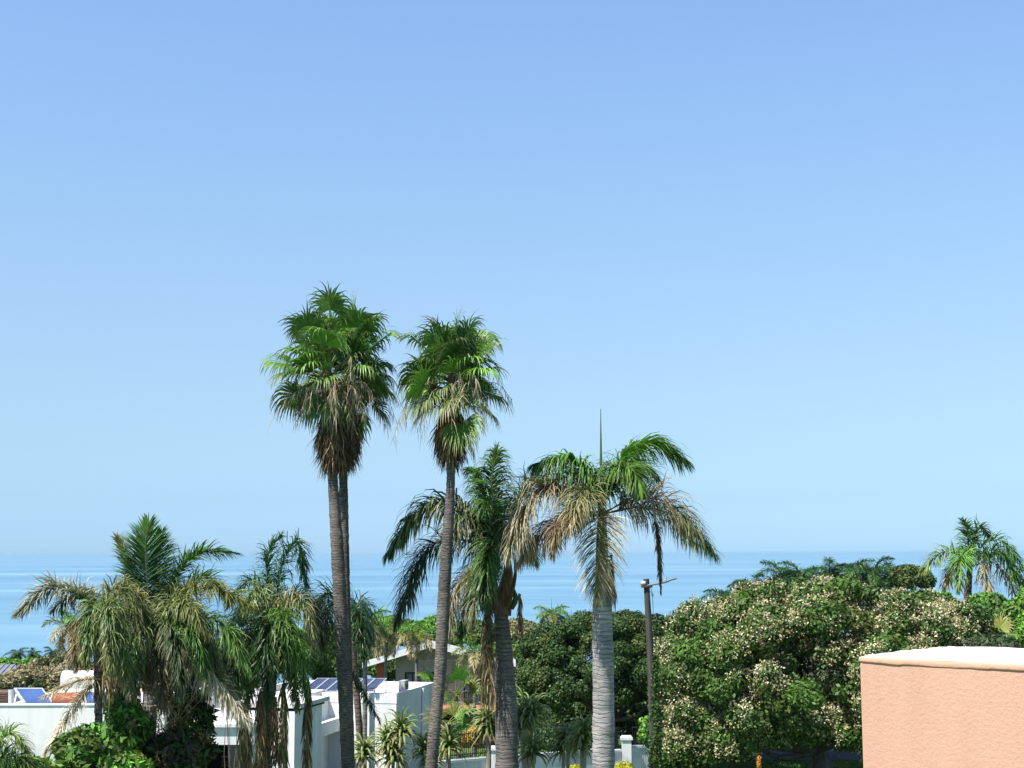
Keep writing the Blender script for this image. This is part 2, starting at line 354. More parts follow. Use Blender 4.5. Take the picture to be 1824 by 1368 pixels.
# sea
m_, t_, b_ = newmat('sea water')
b_.inputs['Roughness'].default_value = .35; b_.inputs['IOR'].default_value = 1.33
na = noise(t_, .0022, 4, .55, sc3=(.25, 1, 1)); nb_ = noise(t_, .02, 5, .65, sc3=(.3, 1, 1)); nc = noise(t_, .35, 3, .6, sc3=(.45, 1, 1))
ra = ramp(t_, na.outputs[0], [(.34, (.10, .22, .325)), (.48, (.125, .26, .365)), (.56, (.14, .28, .385)), (.62, (.19, .335, .43))])
rb = ramp(t_, nb_.outputs[0], [(.35, (.82, .86, .89)), (.65, (1.14, 1.11, 1.08))])
mx = t_.nodes.new('ShaderNodeMix'); mx.data_type = 'RGBA'; mx.blend_type = 'MULTIPLY'; mx.inputs[0].default_value = 1
t_.links.new(ra.outputs[0], mx.inputs[6]); t_.links.new(rb.outputs[0], mx.inputs[7]); t_.links.new(mx.outputs[2], b_.inputs['Base Color'])
bump(t_, b_, nc.outputs[0], .25, .25)
mb = MB(); mb.add([(-150000, 380, -29), (150000, 380, -29), (150000, 185000, -29), (-150000, 185000, -29)], [[0, 1, 2, 3]]); struct(mb.build('sea', m_))

# ------------------------------------------------------------------ parapet of this house (near, right)
m_pl, t_, b_ = newmat('peach plaster'); b_.inputs['Roughness'].default_value = .85; b_.inputs['Specular IOR Level'].default_value = .15
na = noise(t_, 1.6, 6, .6); nb_ = noise(t_, 40, 8, .7, sc3=(1.1, 1.1, 1.2)); 
ra = ramp(t_, na.outputs[0], [(.3, (.55, .322, .222)), (.5, (.575, .345, .24)), (.7, (.60, .362, .255))]); ns_ = noise(t_, 1.0, 5, .65, sc3=(7, 7, .7)); rs_ = ramp(t_, ns_.outputs[0], [(.28, (.94, .93, .92)), (.55, (1, 1, 1))])
nk_ = noise(t_, 90, 3, .7); rk_ = ramp(t_, nk_.outputs[0], [(.30, (.80, .76, .74)), (.42, (1, 1, 1))])
def mul_(a, c):
    x = t_.nodes.new('ShaderNodeMix'); x.data_type = 'RGBA'; x.blend_type = 'MULTIPLY'; x.inputs[0].default_value = 1
    t_.links.new(a, x.inputs[6]); t_.links.new(c, x.inputs[7]); return x.outputs[2]
t_.links.new(mul_(mul_(ra.outputs[0], rs_.outputs[0]), rk_.outputs[0]), b_.inputs['Base Color'])
bump(t_, b_, nb_.outputs[0], .38, .014)
m_sunlit_top = mat('painted sunlit top', (.80, .76, .70), (.66, .60, .52), 5, .9, .3)  # paler than the wall: the sun-blown brightness of its top put into the colour
c0 = np.array([1.94, 8.3]); a_ = np.array([.73, -.60]); a_ /= np.linalg.norm(a_); b2 = np.array([.80, .90]); b2 /= np.linalg.norm(b2)
pz = P(1530, 1170, 8.3)[2]
root = thing('parapet_wall', 'near peach plastered parapet wall with pale sunlit top at the lower right', 'wall', (c0[0], c0[1], 0))
def plan_prism(mb, pts, z0, z1, c=None):
    n = len(pts); v = [(p[0], p[1], z0) for p in pts] + [(p[0], p[1], z1) for p in pts]
    mb.add(v, [[i, (i + 1) % n, (i + 1) % n + n, i + n] for i in range(n)], c); mb.add(v, [list(range(n, 2 * n))], c); mb.add(v, [list(range(n))[::-1]], c)
far = c0 + b2 * 1.14; PL = [c0, c0 + a_ * 3.2, far + a_ * 3.2, far]
rngp = np.random.default_rng(3)
# body: finely cut front so that the lip under the coping runs unevenly
mb = MB(); plan_prism(mb, PL, 0, pz - .003); bevel(mb.build('wall', m_pl, root), .012, 3)
def lip(offset, zlo, zhi, nseg=110):
    mb = MB(); L = 3.2; ss = np.linspace(0, L, nseg); w = np.cumsum(rngp.normal(size=nseg)) * .0015; w -= np.linspace(0, w[-1], nseg)
    nor = np.array([a_[1], -a_[0]]); nor = nor if nor[1] < 0 else -nor
    rows = []
    for zz, off, ww in ((zhi, -.35, 0), (zhi, .0, 0), (zhi - .008, .004, 0), (zlo + .008, offset + .003, 1), (zlo, offset - .001, 1.0), (zlo, -.05, 1)):
        rows.append([np.append(c0 + a_ * s + nor * (off + .002 * math.sin(s * 9 + off * 40)), zz + ww * w[i] - ww * .010 * s) for i, s in enumerate(ss)])
    v = np.array(rows).reshape(-1, 3); i = np.arange(5)[:, None] * nseg; j = np.arange(nseg - 1)[None, :]
    mb.add(v, np.stack([i + j, i + nseg + j, i + nseg + j + 1, i + j + 1], -1).reshape(-1, 4)); return mb
lip(.004, pz - .030, pz - .0005).build('plaster_lip', m_pl, root, smooth=True)
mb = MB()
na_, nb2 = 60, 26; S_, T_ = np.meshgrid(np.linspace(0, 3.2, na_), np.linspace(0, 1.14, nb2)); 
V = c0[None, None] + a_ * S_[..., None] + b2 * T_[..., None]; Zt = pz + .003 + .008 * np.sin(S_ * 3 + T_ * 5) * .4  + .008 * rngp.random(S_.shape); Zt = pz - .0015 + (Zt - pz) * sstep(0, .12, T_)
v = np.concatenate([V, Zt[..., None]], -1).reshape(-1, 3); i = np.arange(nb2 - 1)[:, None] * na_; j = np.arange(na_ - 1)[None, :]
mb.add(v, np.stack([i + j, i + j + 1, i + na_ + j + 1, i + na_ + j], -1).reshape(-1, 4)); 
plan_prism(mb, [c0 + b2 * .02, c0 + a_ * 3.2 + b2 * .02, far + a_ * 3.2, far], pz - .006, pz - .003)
mb.build('coping', m_sunlit_top, root, smooth=True)

# ------------------------------------------------------------------ building materials
def plaster(name, c, dirt, streak=.5, sc=.5):
    m, t, b = newmat(name); b.inputs['Roughness'].default_value = .8; b.inputs['Specular IOR Level'].default_value = .2
    n1 = noise(t, sc, 3, .5); n2 = noise(t, 1.2, 5, .7, sc3=(2.2, 2.2, .12)); n3 = noise(t, 14, 3)
    r1 = ramp(t, n1.outputs[0], [(.44, dirt), (.5, c)]); r2 = ramp(t, n2.outputs[0], [(.35, (1 - .3 * streak,) * 3), (.55, (1, 1, 1))])
    x = t.nodes.new('ShaderNodeMix'); x.data_type = 'RGBA'; x.blend_type = 'MULTIPLY'; x.inputs[0].default_value = 1
    t.links.new(r1.outputs[0], x.inputs[6]); t.links.new(r2.outputs[0], x.inputs[7]); t.links.new(x.outputs[2], b.inputs['Base Color'])
    bump(t, b, n3.outputs[0], .2, .01); return m
m_wh = plaster('white painted plaster', (.80, .80, .79), (.70, .70, .70), .35)
m_wh2 = plaster('white boundary paint', (.66, .66, .67), (.52, .53, .54), .8, .8)
m_taupe = plaster('taupe plaster', (.40, .33, .30), (.36, .30, .27), .4)
m_roofw = mat('pale flat roof', (.72, .72, .70), (.5, .47, .44), 1.2, .9, .2)
m_fascia = mat('white fascia paint', (.8, .8, .8), (.7, .7, .7), 3, .6)
m_shade = mat('painted interior shade', (.02, .018, .016), (.01, .01, .01), 2, .9)  # near-black base colour puts the shade of openings and gaps into the surface
m_black = mat('black painted steel', (.02, .02, .022), (.012, .012, .012), 8, .5)
m_brick = mat('red brick post', (.42, .115, .05), (.30, .075, .035), 9, .85, .5, sc3=(1, 1, 3))
m_terra = mat('terracotta tile', (.50, .17, .09), (.38, .12, .06), 5, .8, .3)
m_wood = mat('brown timber', (.15, .08, .05), (.08, .04, .025), 5, .8, .4, sc3=(.5, 1, 6))
m_glass, t_, b_ = newmat('window glass'); b_.inputs['Base Color'].default_value = (.05, .06, .08, 1); b_.inputs['Roughness'].default_value = .06; b_.inputs['Specular IOR Level'].default_value = .8
m_curt = mat('lace curtain', (.34, .34, .38), (.14, .14, .17), 3, .9, .3, sc3=(5, 5, .3), pos=(.42, .58))
m_pv, t_, b_ = newmat('solar cell'); b_.inputs['Base Color'].default_value = (.022, .035, .10, 1); b_.inputs['Roughness'].default_value = .3; b_.inputs['Specular IOR Level'].default_value = .25
nv = noise(t_, 3, 2); rv = ramp(t_, nv.outputs[0], [(.3, (.022, .032, .085)), (.7, (.035, .05, .13))]); t_.links.new(rv.outputs[0], b_.inputs['Base Color'])
m_alu = mat('aluminium frame', (.62, .64, .66), (.5, .52, .54), 4, .4, metal=.3)
m_metal = mat('grey casing', (.45, .45, .44), (.33, .33, .33), 4, .5)

def pbox(mb, x0, x1, y0, y1, Y, dep, c=None):
    """axis-aligned box whose front shows at the given pixels at distance Y, going back by dep"""
    a = P(x0, y1, Y); b = P(x1, y0, Y); box(mb, [a[0], Y, a[2]], [b[0] - a[0], 0, 0], [0, dep, 0], [0, 0, b[2] - a[2]], c)
def onebox(name, x0, x1, y0, y1, Y, dep, m, root, bv=0):
    mb = MB(); pbox(mb, x0, x1, y0, y1, Y, dep); o = mb.build(name, m, root)
    if bv: bevel(o, bv)
    return o
def sub(o, parent):
    """hang an already built mesh one level deeper"""
    o.parent = parent; return o

# ------------------------------------------------------------------ white flat-roofed building
dF = np.array([.2274, .9738]); dL = np.array([-.9738, .2274])          # along its right side, along its front (leftwards)
Q0 = P(706, 1234, 70)[:2]; ztop = P(706, 1236, 70)[2]
wb = thing('flat_roofed_building', 'white plastered flat roofed building with solar panels behind the leaning double palm trunk', 'building', (Q0[0], Q0[1], 0))
def pp(base, l, f): return base + dL * l + dF * f
WL = 7.6; WD = 6.4
mb = MB(); plan_prism(mb, [pp(Q0, 0, 0), pp(Q0, 0, WD), pp(Q0, WL, WD), pp(Q0, WL, 0)], -.2, ztop - .45); mb.build('wall', m_wh, wb)
mb = MB()                                                             # parapet ring round the roof
for (l0, l1, f0, f1) in ((-.02, WL + .02, -.02, .18), (-.02, .18, .18, WD), (WL - .18, WL + .02, .18, WD), (.18, WL - .18, WD - .18, WD)):
    plan_prism(mb, [pp(Q0, l0, f0), pp(Q0, l0, f1), pp(Q0, l1, f1), pp(Q0, l1, f0)], ztop - .45, ztop)
mb.build('roof_parapet', m_wh, wb)
mb = MB(); plan_prism(mb, [pp(Q0, .18, .18), pp(Q0, .18, WD - .18), pp(Q0, WL - .18, WD - .18), pp(Q0, WL - .18, .18)], ztop - .45, ztop - .30); mb.build('roof', m_roofw, wb)
mb = MB(); tube(mb, [np.append(pp(Q0, -.1, 4.1), -.1), np.append(pp(Q0, -.1, 4.1), ztop - .1)], [.07, .07], 10); mb.build('downpipe', m_wh, wb, smooth=True)
mb = MB(); plan_prism(mb, [pp(Q0, -.14, 2.9), pp(Q0, -.14, 3.6), pp(Q0, .0, 3.6), pp(Q0, .0, 2.9)], ztop - 2.0, ztop - 1.6)
o = onebox('water_outlet', 2, 3, 2, 3, 70, .1, m_wh, wb); bpy.data.objects.remove(o)
# wing stepping forward on the left
W2 = P(586, 1240, 70.8)[:2]; z2 = P(586, 1241, 70.8)[2]
mb = MB(); plan_prism(mb, [W2, W2 - dF * 4.6, W2 - dF * 4.6 + dL * 3.5, W2 + dL * 3.5 + dF * .02, ], -.2, z2); mb.build('side_wing', m_wh, wb)
mb = MB(); plan_prism(mb, [W2 + dL * .4 + dF * .5, W2 + dL * .4 - dF * 2, W2 + dL * 2.2 - dF * 2, W2 + dL * 2.2 + dF * .5], z2, z2 + .28); mb.build('roof_upstand', m_wh, wb)
Cn = P(607, 1277, 70.6)[:2]; zc1 = P(607, 1278, 70.6)[2]; zc0 = P(607, 1301, 70.6)[2]
mb = MB(); plan_prism(mb, [Cn + dF * -.1, Cn - dF * 4.8, Cn - dF * 4.8 + dL * .72, Cn + dL * .72 - dF * .1], zc0, zc1); mb.build('entrance_canopy', m_wh, wb)
# nearer block and carport
nb = thing('carport_block', 'white block with dark open carport and pale slab roof, behind the hanging dead palm fronds', 'building', G(525, 62))
Q3 = P(525, 1268, 62)[:2]; z3 = P(525, 1267, 62)[2]
mb = MB(); plan_prism(mb, [Q3, Q3 + dF * 3.2, Q3 + dF * 3.2 + dL * 2.2, Q3 + dL * 2.2], -.2, z3 - .02); mb.build('wall', m_wh, nb)
mb = MB(); plan_prism(mb, [Q3 - dL * .08 + dF * .35, Q3 - dL * .08 + dF * 3.3, Q3 + dF * 3.3 + dL * 2.4, Q3 + dL * 2.4 + dF * .35], z3, z3 + .12); mb.build('shadow_band', m_shade, nb)  # solid dark slab, the shade under the slab roof as colour
mb = MB(); plan_prism(mb, [Q3 - dL * .25 - dF * .0, Q3 - dL * .25 + dF * 3.5, Q3 + dF * 3.5 + dL * 2.6, Q3 + dL * 2.6], z3 + .12, z3 + .3); mb.build('slab_roof', m_roofw, nb)
onebox('fascia', 300, 452, 1296, 1327, 62, .25, m_wh, nb)
onebox('fascia_ledge', 298, 452, 1290, 1296, 61.85, 2.0, m_wh, nb)
onebox('upper_parapet', 300, 452, 1262, 1291.5, 64, .2, m_wh, nb)
onebox('interior_back_wall', 296, 456, 1300, 1440, 67, .2, m_shade, nb)
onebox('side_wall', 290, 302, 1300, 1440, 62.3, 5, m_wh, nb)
onebox('ceiling', 302, 452, 1300, 1304, 62.3, 4.6, m_shade, nb)
gt = MB()
for a, b_, c_, d_ in ((394, 434, 1347, 1348.5), (394, 395.6, 1347, 1440), (411, 412.3, 1347, 1440), (396, 434, 1357, 1358), (396, 434, 1363, 1364), (396, 434, 1370, 1371)): pbox(gt, a, b_, c_, d_, 61.5, .04)
g_ = gt.build('metal_gate', m_black, None, G(415, 61.5)); tag(g_, 'black metal gate standing in front of the dark carport opening', 'gate')

# solar panels on the white roof: rows of modules on a tilted rack, each a thing
m_cell_line = m_alu
def solar_panel(O, ax, ay, root, nx=2, ny=6, frame=.04):
    """one module: light frame with its cells; O its lower corner, ax along the bottom, ay up the slope"""
    n_ = np.cross(ax, ay); n_ = n_ / np.linalg.norm(n_); lx = np.linalg.norm(ax); ly = np.linalg.norm(ay); ux = ax / lx; uy = ay / ly
    a = MB()
    box(a, O - n_ * .035, ax, uy * frame, n_ * .04); box(a, O + uy * (ly - frame) - n_ * .035, ax, uy * frame, n_ * .04)
    box(a, O + uy * frame - n_ * .035, ux * frame, uy * (ly - 2 * frame), n_ * .04); box(a, O + ux * (lx - frame) + uy * frame - n_ * .035, ux * frame, uy * (ly - 2 * frame), n_ * .04)
    box(a, O + ux * frame + uy * frame - n_ * .03, ux * (lx - 2 * frame), uy * (ly - 2 * frame), n_ * .006)
    p = a.build('solar_panel', m_alu, root)
    b = MB(); cx = (lx - 2 * frame) / nx; cy = (ly - 2 * frame) / ny; g = .018
    for i in range(nx):
        for j in range(ny): box(b, O + ux * (frame + i * cx + g) + uy * (frame + j * cy + g) - n_ * .02, ux * (cx - 2 * g), uy * (cy - 2 * g), n_ * .014)
    c = b.build('cells', m_pv, root); c.parent = p
lowL = P(536, 1233, 71.4); lowR = P(664, 1231, 71.2); upR = P(689, 1209, 73.6)
zb = ztop + .02; lowL[2] = zb; lowR[2] = zb
ax_t = (lowR - lowL); ncol = 6; ay_t = (upR - lowR); ay_t[2] = P(689, 1208, 73.6)[2] - zb
sa = thing('solar_array', 'row of dark blue solar panels tilted on the white flat roof behind the palm trunk', 'solar panels', lowL)
for i in range(ncol):
    O = lowL + ax_t * (i / ncol); solar_panel(O + ax_t * .003, ax_t / ncol * .975, ay_t, sa, nx=4, ny=2, frame=.03)
for i in range(ncol + 1):
    O = lowL + ax_t * (i / ncol) * .985 + np.array([.05, 0, -.06])
    for f_ in (.1, .95):
        rk = MB(); tube(rk, [O + ay_t * f_, np.append((O + ay_t * f_)[:2], ztop - .3)], [.025, .025], 6); rk.build('rack_leg', m_alu, sa)
# outdoor air conditioner on the roof
q = P(718, 1234, 72.5); 
ac = thing('air_conditioner', 'small grey outdoor air conditioner unit on the white flat roof', 'air conditioner', (q[0], 72.5, ztop - .3))
a0 = P(710, 1226, 72.5); a0[2] = ztop - .18
mb = MB(); box(mb, a0, [.30, -.06, 0], [.16, .62, 0], [0, 0, .58]); bevel(mb.build('casing', m_metal, ac), .02)
for s in (0, .22): mb = MB(); box(mb, a0 + np.array([0, 0, -.12]) + np.array([.02, s * 2, 0]), [.30, -.06, 0], [.02, .06, 0], [0, 0, .12]); mb.build('foot', m_metal, ac)
fanc = a0 + np.array([.30, -.06, 0]) + np.array([.085, .31, .29]); nx_ = nrm(np.array([.62, -.16, 0])); ring = MB()
for rr in (.22, .16, .10, .05):
    th = np.linspace(0, 2 * math.pi, 25); cyc = np.stack([fanc + nx_ * .012 + nrm(np.array([.16, .62, 0])) * rr * math.cos(a) + np.array([0, 0, 1]) * rr * math.sin(a) for a in th]); tube(ring, cyc, [.008] * 2, 4, cap=False)
ring.build('fan_grille', m_black, ac)
# pale vent box next to the array
o = onebox('roof_vent', 546, 548.5, 1219, 1233, 70.6, .35, m_wh, None); tag(o, 'thin white vent standing on the roof edge left of the solar panels', 'vent')

# ------------------------------------------------------------------ left white building and what stands on its roof
lb = thing('white_building', 'long white wall of a flat roofed building at the lower left with a small window', 'building', G(80, 60))
zl = P(80, 1254, 60)[2]
def xat(px, Y): return P(px, 987, Y)[0]
xa, xb = xat(-60, 60), xat(300, 60)
# wall with a real opening for the window
wz1 = P(8, 1312, 60)[2]; wz0 = P(8, 1375, 60)[2]; wx0 = xat(-14, 60); wx1 = xat(15, 60)
mb = MB()
box(mb, [xa, 60, -.2], [wx0 - xa, 0, 0], [0, .25, 0], [0, 0, zl + .2 - .06]); box(mb, [wx1, 60, -.2], [xb - wx1, 0, 0], [0, .25, 0], [0, 0, zl + .2 - .06])
box(mb, [wx0, 60, -.2], [wx1 - wx0, 0, 0], [0, .25, 0], [0, 0, wz0 + .2]); box(mb, [wx0, 60, wz1], [wx1 - wx0, 0, 0], [0, .25, 0], [0, 0, zl - .06 - wz1])
box(mb, [xb - .25, 60.25, -.2], [.25, 0, 0], [0, 13, 0], [0, 0, zl + .14])
mb.build('wall', m_wh, lb)
mb = MB(); box(mb, [xa, 59.96, zl - .06], [xb - xa + .03, 0, 0], [0, .3, 0], [0, 0, .06]); mb.build('coping', m_fascia, lb)
mb = MB(); box(mb, [xa, 60.25, zl - .7], [xb - xa - .25, 0, 0], [0, 13, 0], [0, 0, .12]); mb.build('roof', m_roofw, lb)
mb = MB(); 
for (u0, u1, v0, v1) in ((0, 1, 0, .06), (0, 1, .94, 1), (0, .06, .06, .94), (.94, 1, .06, .94), (.47, .53, .06, .94), (.06, .47, .48, .52), (.53, .94, .48, .52)):
    box(mb, [wx0 + (wx1 - wx0) * u0, 60.08, wz0 + (wz1 - wz0) * v0], [(wx1 - wx0) * (u1 - u0), 0, 0], [0, .05, 0], [0, 0, (wz1 - wz0) * (v1 - v0)])
wf = mb.build('window', m_black, lb); mb = MB(); box(mb, [wx0, 60.15, wz0], [wx1 - wx0, 0, 0], [0, .02, 0], [0, 0, wz1 - wz0]); gl = mb.build('pane', m_glass, lb); gl.parent = wf
# blue solar water collector
m_blue = mat('blue collector glass', (.07, .13, .30), (.045, .09, .22), 1.5, .25, spec=.6)
def collector(x0, x1, y0, y1, Y, sh, label):
    A = P(x0 + sh, y1, Y); B = P(x1, y1, Y); U1 = P(x0, y0, Y + 1.0); U2 = P(x1 - 4, y0, Y + 1.0)
    t = thing('solar_water_heater', label, 'solar heater', A); ax = B - A; ay = U1 - A; n_ = nrm(np.cross(ax, ay))
    mb = MB(); box(mb, A - n_ * .08, ax, ay, n_ * .09); mb.build('collector_glass', m_blue, t)
    mb = MB(); u = nrm(ax) * .09; v_ = nrm(ay) * .08
    box(mb, A - n_ * .1 - u, u, ay, n_ * .14); box(mb, B - n_ * .1, u * .7, ay, n_ * .14); box(mb, U1 - n_ * .1 - u, ax + 1.7 * u, v_, n_ * .14); mb.build('collector_frame', m_alu, t)
    return t, A, B, U1
t, A, B, U1 = collector(29, 92, 1228, 1252, 63, 17, 'large blue solar water collector on the white roof beside the rusty tank')
mb = MB(); tube(mb, [U1 + [.0, .2, .02], P(26, 1253, 63.6)], [.05, .05], 6); tube(mb, [P(20, 1228, 64), P(20, 1256, 64)], [.13, .13], 12); mb.build('support_strut', m_alu, t, smooth=True)
collector(152, 205, 1234, 1251, 62.5, 3, 'blue solar water collector partly behind the slim palm trunk')
m_rust = mat('rusty painted metal', (.30, .06, .03), (.30, .11, .06), 2.6, .8, .5, sc3=(1.2, 1, 1.2), pos=(.42, .6))
t = thing('rusty_tank', 'rusty red and orange roof tank between the two blue solar collectors', 'tank', P(122, 1252, 63))
mb = MB(); a = P(95, 1246, 63.2); b = P(151, 1246, 63.2); tube(mb, spline([a, b], 6), [.24, .27, .27, .24], 18, (1, 1, 1)); a2 = P(97, 1240, 63.4); b2_ = P(148, 1239, 63.4); mb.build('tank_body', m_rust, t, smooth=True)
mb = MB(); tube(mb, [P(95, 1236, 63.2), P(150, 1235, 63.2)], [.05, .05], 6); tube(mb, [P(108, 1236, 63.2), P(108, 1250, 63.2)], [.03, .03], 6); tube(mb, [P(136, 1236, 63.2), P(136, 1250, 63.2)], [.03, .03], 6); mb.build('pipe', m_rust, t, smooth=True)
m_bb = mat('brown louvre', (.20, .13, .09), (.10, .06, .045), 3, .8, .5, sc3=(1, 1, 9))
mb = MB(); pbox(mb, -20, 12, 1233, 1254, 64, 1.2)
for k in range(5): pbox(mb, -20, 12.3, 1234 + k * 4, 1236 + k * 4, 63.95, .06)
tag(mb.build('louvred_box', m_bb, None, P(0, 1254, 64)), 'brown louvred box at the left edge on the white roof', 'box')
# white barrel-vaulted roof light
t = thing('barrel_vault_roof', 'white barrel vaulted roof light behind the rusty tank', 'roof light', P(135, 1220, 76))
mb = MB(); a = P(107, 1218, 76); L_ = P(200, 1218, 76)[0] - a[0]; hv = (P(107, 1196, 76) - a)[2]
th = np.linspace(0, math.pi, 15); prof = np.stack([np.zeros(15), .55 - .55 * np.cos(th), hv * np.sin(th) ** .7], 1)
v = np.concatenate([a + prof, a + prof + [L_, 0, 0]]); mb.add(v, [[i, i + 15, i + 16, i + 1] for i in range(14)]); mb.add(v, [list(range(15))]); mb.add(v, [list(range(15, 30))[::-1]])
mb.build('vault', m_wh, t)
mb = MB(); box(mb, a + [0, 0, -1.6], [L_, 0, 0], [0, 1.1, 0], [0, 0, 1.6]); mb.build('upstand', m_wh, t)
# far house roof at the left edge
t = thing('far_house', 'small far house with grey ribbed roof at the left edge among the shrubs', 'house', G(5, 105))
zr0 = P(5, 1205, 105)[2]; zr1 = P(5, 1193, 106)[2]; x0, x1 = xat(-50, 105), xat(26, 105)
mb = MB(); mb.add([(x0, 104.6, zr0), (x1 + .5, 104.6, zr0), (x1 - .3, 107, zr1 + .3), (x0, 107, zr1 + .3)], [[0, 1, 2, 3]])
for k in range(9): box(mb, [x0 + k * .38, 104.6, zr0 + .01], [.07, 0, 0], [0, 2.4, (zr1 + .3 - zr0)], [0, -.02, .05])
mb.build('roof', mat('grey ribbed roof', (.22, .24, .27), (.15, .16, .19), 3, .5), t)
mb = MB(); box(mb, [x0, 105, zr0 - 3], [x1 - x0, 0, 0], [0, 2.2, 0], [0, 0, 2.96]); mb.build('wall', m_wh, t)

# ------------------------------------------------------------------ gabled house behind the palms
hs = thing('gabled_house', 'taupe two storey house with shallow gable, curtained windows and terracotta edged balcony', 'house', G(800, 100))
YH = 100.0; apx, apy = 768, 1146; el, er = 690, 905
zA = P(apx, apy, YH)[2]; xA = xat(apx, YH)
def roofz(px): return P(px, 987, YH)[0]
zE = P(648, 1184, YH - 1)[2]; xE = xat(648, YH - 1); slope = (zA - zE) / (xA - xE); xR = xat(918, YH); zR = zA - slope * .75 * (xR - xA)
mb = MB(); wl, wr = xat(706, YH), xat(902, YH); zf = P(800, 1212, YH)[2]; gfl = P(800, 1258, YH)[2]
def gable_poly(xs_, off=.28): 
    return [(x, min(zA + slope * (x - xA), zA - slope * .75 * (x - xA)) - off) for x in xs_]
# upper wall as pieces round the openings
def zz(py): return P(800, py, YH)[2]
cuts = [(xat(722, YH), xat(775, YH), zz(1250), zz(1197)), (xat(826, YH), xat(871, YH), zz(1253), zz(1197)), (xat(884, YH), xat(899, YH), zz(1230), zz(1215))]
cur = wl; zwt = zz(1190); zb_ = zz(1258)
for (a, b, c, d) in cuts:
    box(mb, [cur, YH, zb_], [a - cur, 0, 0], [0, .3, 0], [0, 0, zwt - zb_]); box(mb, [a, YH, d], [b - a, 0, 0], [0, .3, 0], [0, 0, zwt - d])
    if c > zb_ + .01: box(mb, [a, YH, zb_], [b - a, 0, 0], [0, .3, 0], [0, 0, c - zb_])
    cur = b
box(mb, [cur, YH, zb_], [wr - cur, 0, 0], [0, .3, 0], [0, 0, zwt - zb_])
tri = [(wl, zwt)] + [(wr, zwt)] + gable_poly([wr, xA, wl])
n_ = len(tri); v = [(x, YH, z) for x, z in tri] + [(x, YH + .3, z) for x, z in tri]
mb.add(v, [[i, (i + 1) % n_, (i + 1) % n_ + n_, i + n_] for i in range(n_)]); mb.add(v, [list(range(n_))]); mb.add(v, [list(range(n_, 2 * n_))[::-1]])
box(mb, [wr - .3, YH + .3, zb_], [.3, 0, 0], [0, 1.4, 0], [0, 0, zwt - zb_ + .2]); box(mb, [wl, YH + .3, zb_], [.3, 0, 0], [0, 1.4, 0], [0, 0, zwt - zb_ + .4])
box(mb, [wl, YH + 1.7, -3.5], [wr - wl, 0, 0], [0, .2, 0], [0, 0, zwt + 3.5])
mb.build('wall', m_taupe, hs)
mb = MB()
for (xa_, za_, xb_, zb2_) in ((xE, zE, xA, zA), (xA, zA, xR, zR)):
    d_ = np.array([xb_ - xa_, 0, zb2_ - za_]); box(mb, [xa_, YH - 1.3, za_ - .05], d_, [0, 3.2, 0], [0, 0, .12])
mb.build('roof', mat('roof sheet', (.45, .44, .42), (.35, .34, .33), 2, .7), hs)
mb = MB(); 
for (xa_, za_, xb_, zb2_) in ((xE, zE, xA, zA), (xA, zA, xR, zR)):
    d_ = np.array([xb_ - xa_, 0, zb2_ - za_]); box(mb, [xa_, YH - 1.38, za_ - .2], d_, [0, .08, 0], [0, 0, .36])
mb.build('fascia', m_fascia, hs)
mb = MB(); box(mb, [xat(672, YH - .9), YH - .9, -3.4], [xat(684, YH) - xat(672, YH), 0, 0], [0, .5, 0], [0, 0, zz(1178) + 3.4]); mb.build('brick_post', m_brick, hs)
mb = MB(); box(mb, [xat(747, YH), YH - .12, zz(1178)], [xat(846, YH) - xat(747, YH), 0, 0], [0, .12, 0], [0, 0, .13]); mb.build('ledge', mat('pale ledge', (.5, .45, .4), None, 3), hs)
for wi, (a, b, c, d) in enumerate(cuts):
    mb = MB(); h = d - c; ns = (4, 3, 1)[wi]; 
    box(mb, [a, YH + .1, c], [b - a, 0, 0], [0, .06, 0], [0, 0, .06]); box(mb, [a, YH + .1, d - .1], [b - a, 0, 0], [0, .06, 0], [0, 0, .1])
    for k in range(ns + 1): box(mb, [a + (b - a - .08) * k / ns, YH + .101, c + .06], [.08, 0, 0], [0, .06, 0], [0, 0, h - .16])
    w_ = mb.build('window', m_black, hs)
    mb = MB(); box(mb, [a, YH + .2, c], [b - a, 0, 0], [0, .02, 0], [0, 0, h]); p_ = mb.build('curtain', m_curt, hs); p_.parent = w_
mb = MB(); box(mb, [xat(748, YH), YH - .15, zz(1193)], [.25, 0, 0], [0, .15, 0], [0, 0, .18]); mb.build('wall_lamp', m_metal, hs)
# balcony
bx0, bx1 = xat(790, YH), xat(902, YH)
mb = MB(); box(mb, [bx0, YH - 2.2, gfl - .18], [bx1 - bx0, 0, 0], [0, 2.2, 0], [0, 0, .18]); mb.build('balcony_slab', m_taupe, hs)
mb = MB(); nt_ = 26
for k in range(nt_): box(mb, [bx0 + (bx1 - bx0) * k / nt_, YH - 2.55, gfl - .02], [(bx1 - bx0) / nt_ * .86, 0, 0], [0, .55, .22], [0, -.02, .06])
mb.build('terracotta_edge', m_terra, hs)
mb = MB(); zr = P(840, 1234, YH - 2)[2]
box(mb, [bx0, YH - 2.0, zr], [bx1 - bx0, 0, 0], [0, .05, 0], [0, 0, .05]); box(mb, [bx0, YH - 2.0, gfl + .12], [bx1 - bx0, 0, 0], [0, .05, 0], [0, 0, .04])
for k in range(36): box(mb, [bx0 + (bx1 - bx0) * (k + .5) / 36, YH - 1.99, gfl + .16], [.03, 0, 0], [0, .03, 0], [0, 0, zr - gfl - .16])
mb.build('balcony_railing', m_black, hs)
mb = MB()
for py in (1262, 1270, 1278): box(mb, [bx0, YH - 1.9, zz(py) - .1], [bx1 - bx0, 0, 0], [0, .16, 0], [0, 0, .12])
for k in range(3): box(mb, [bx0 + (bx1 - bx0 - .3) * k / 2, YH - 1.85, -3.4], [.28, 0, 0], [0, .28, 0], [0, 0, zz(1281) + 3.4])
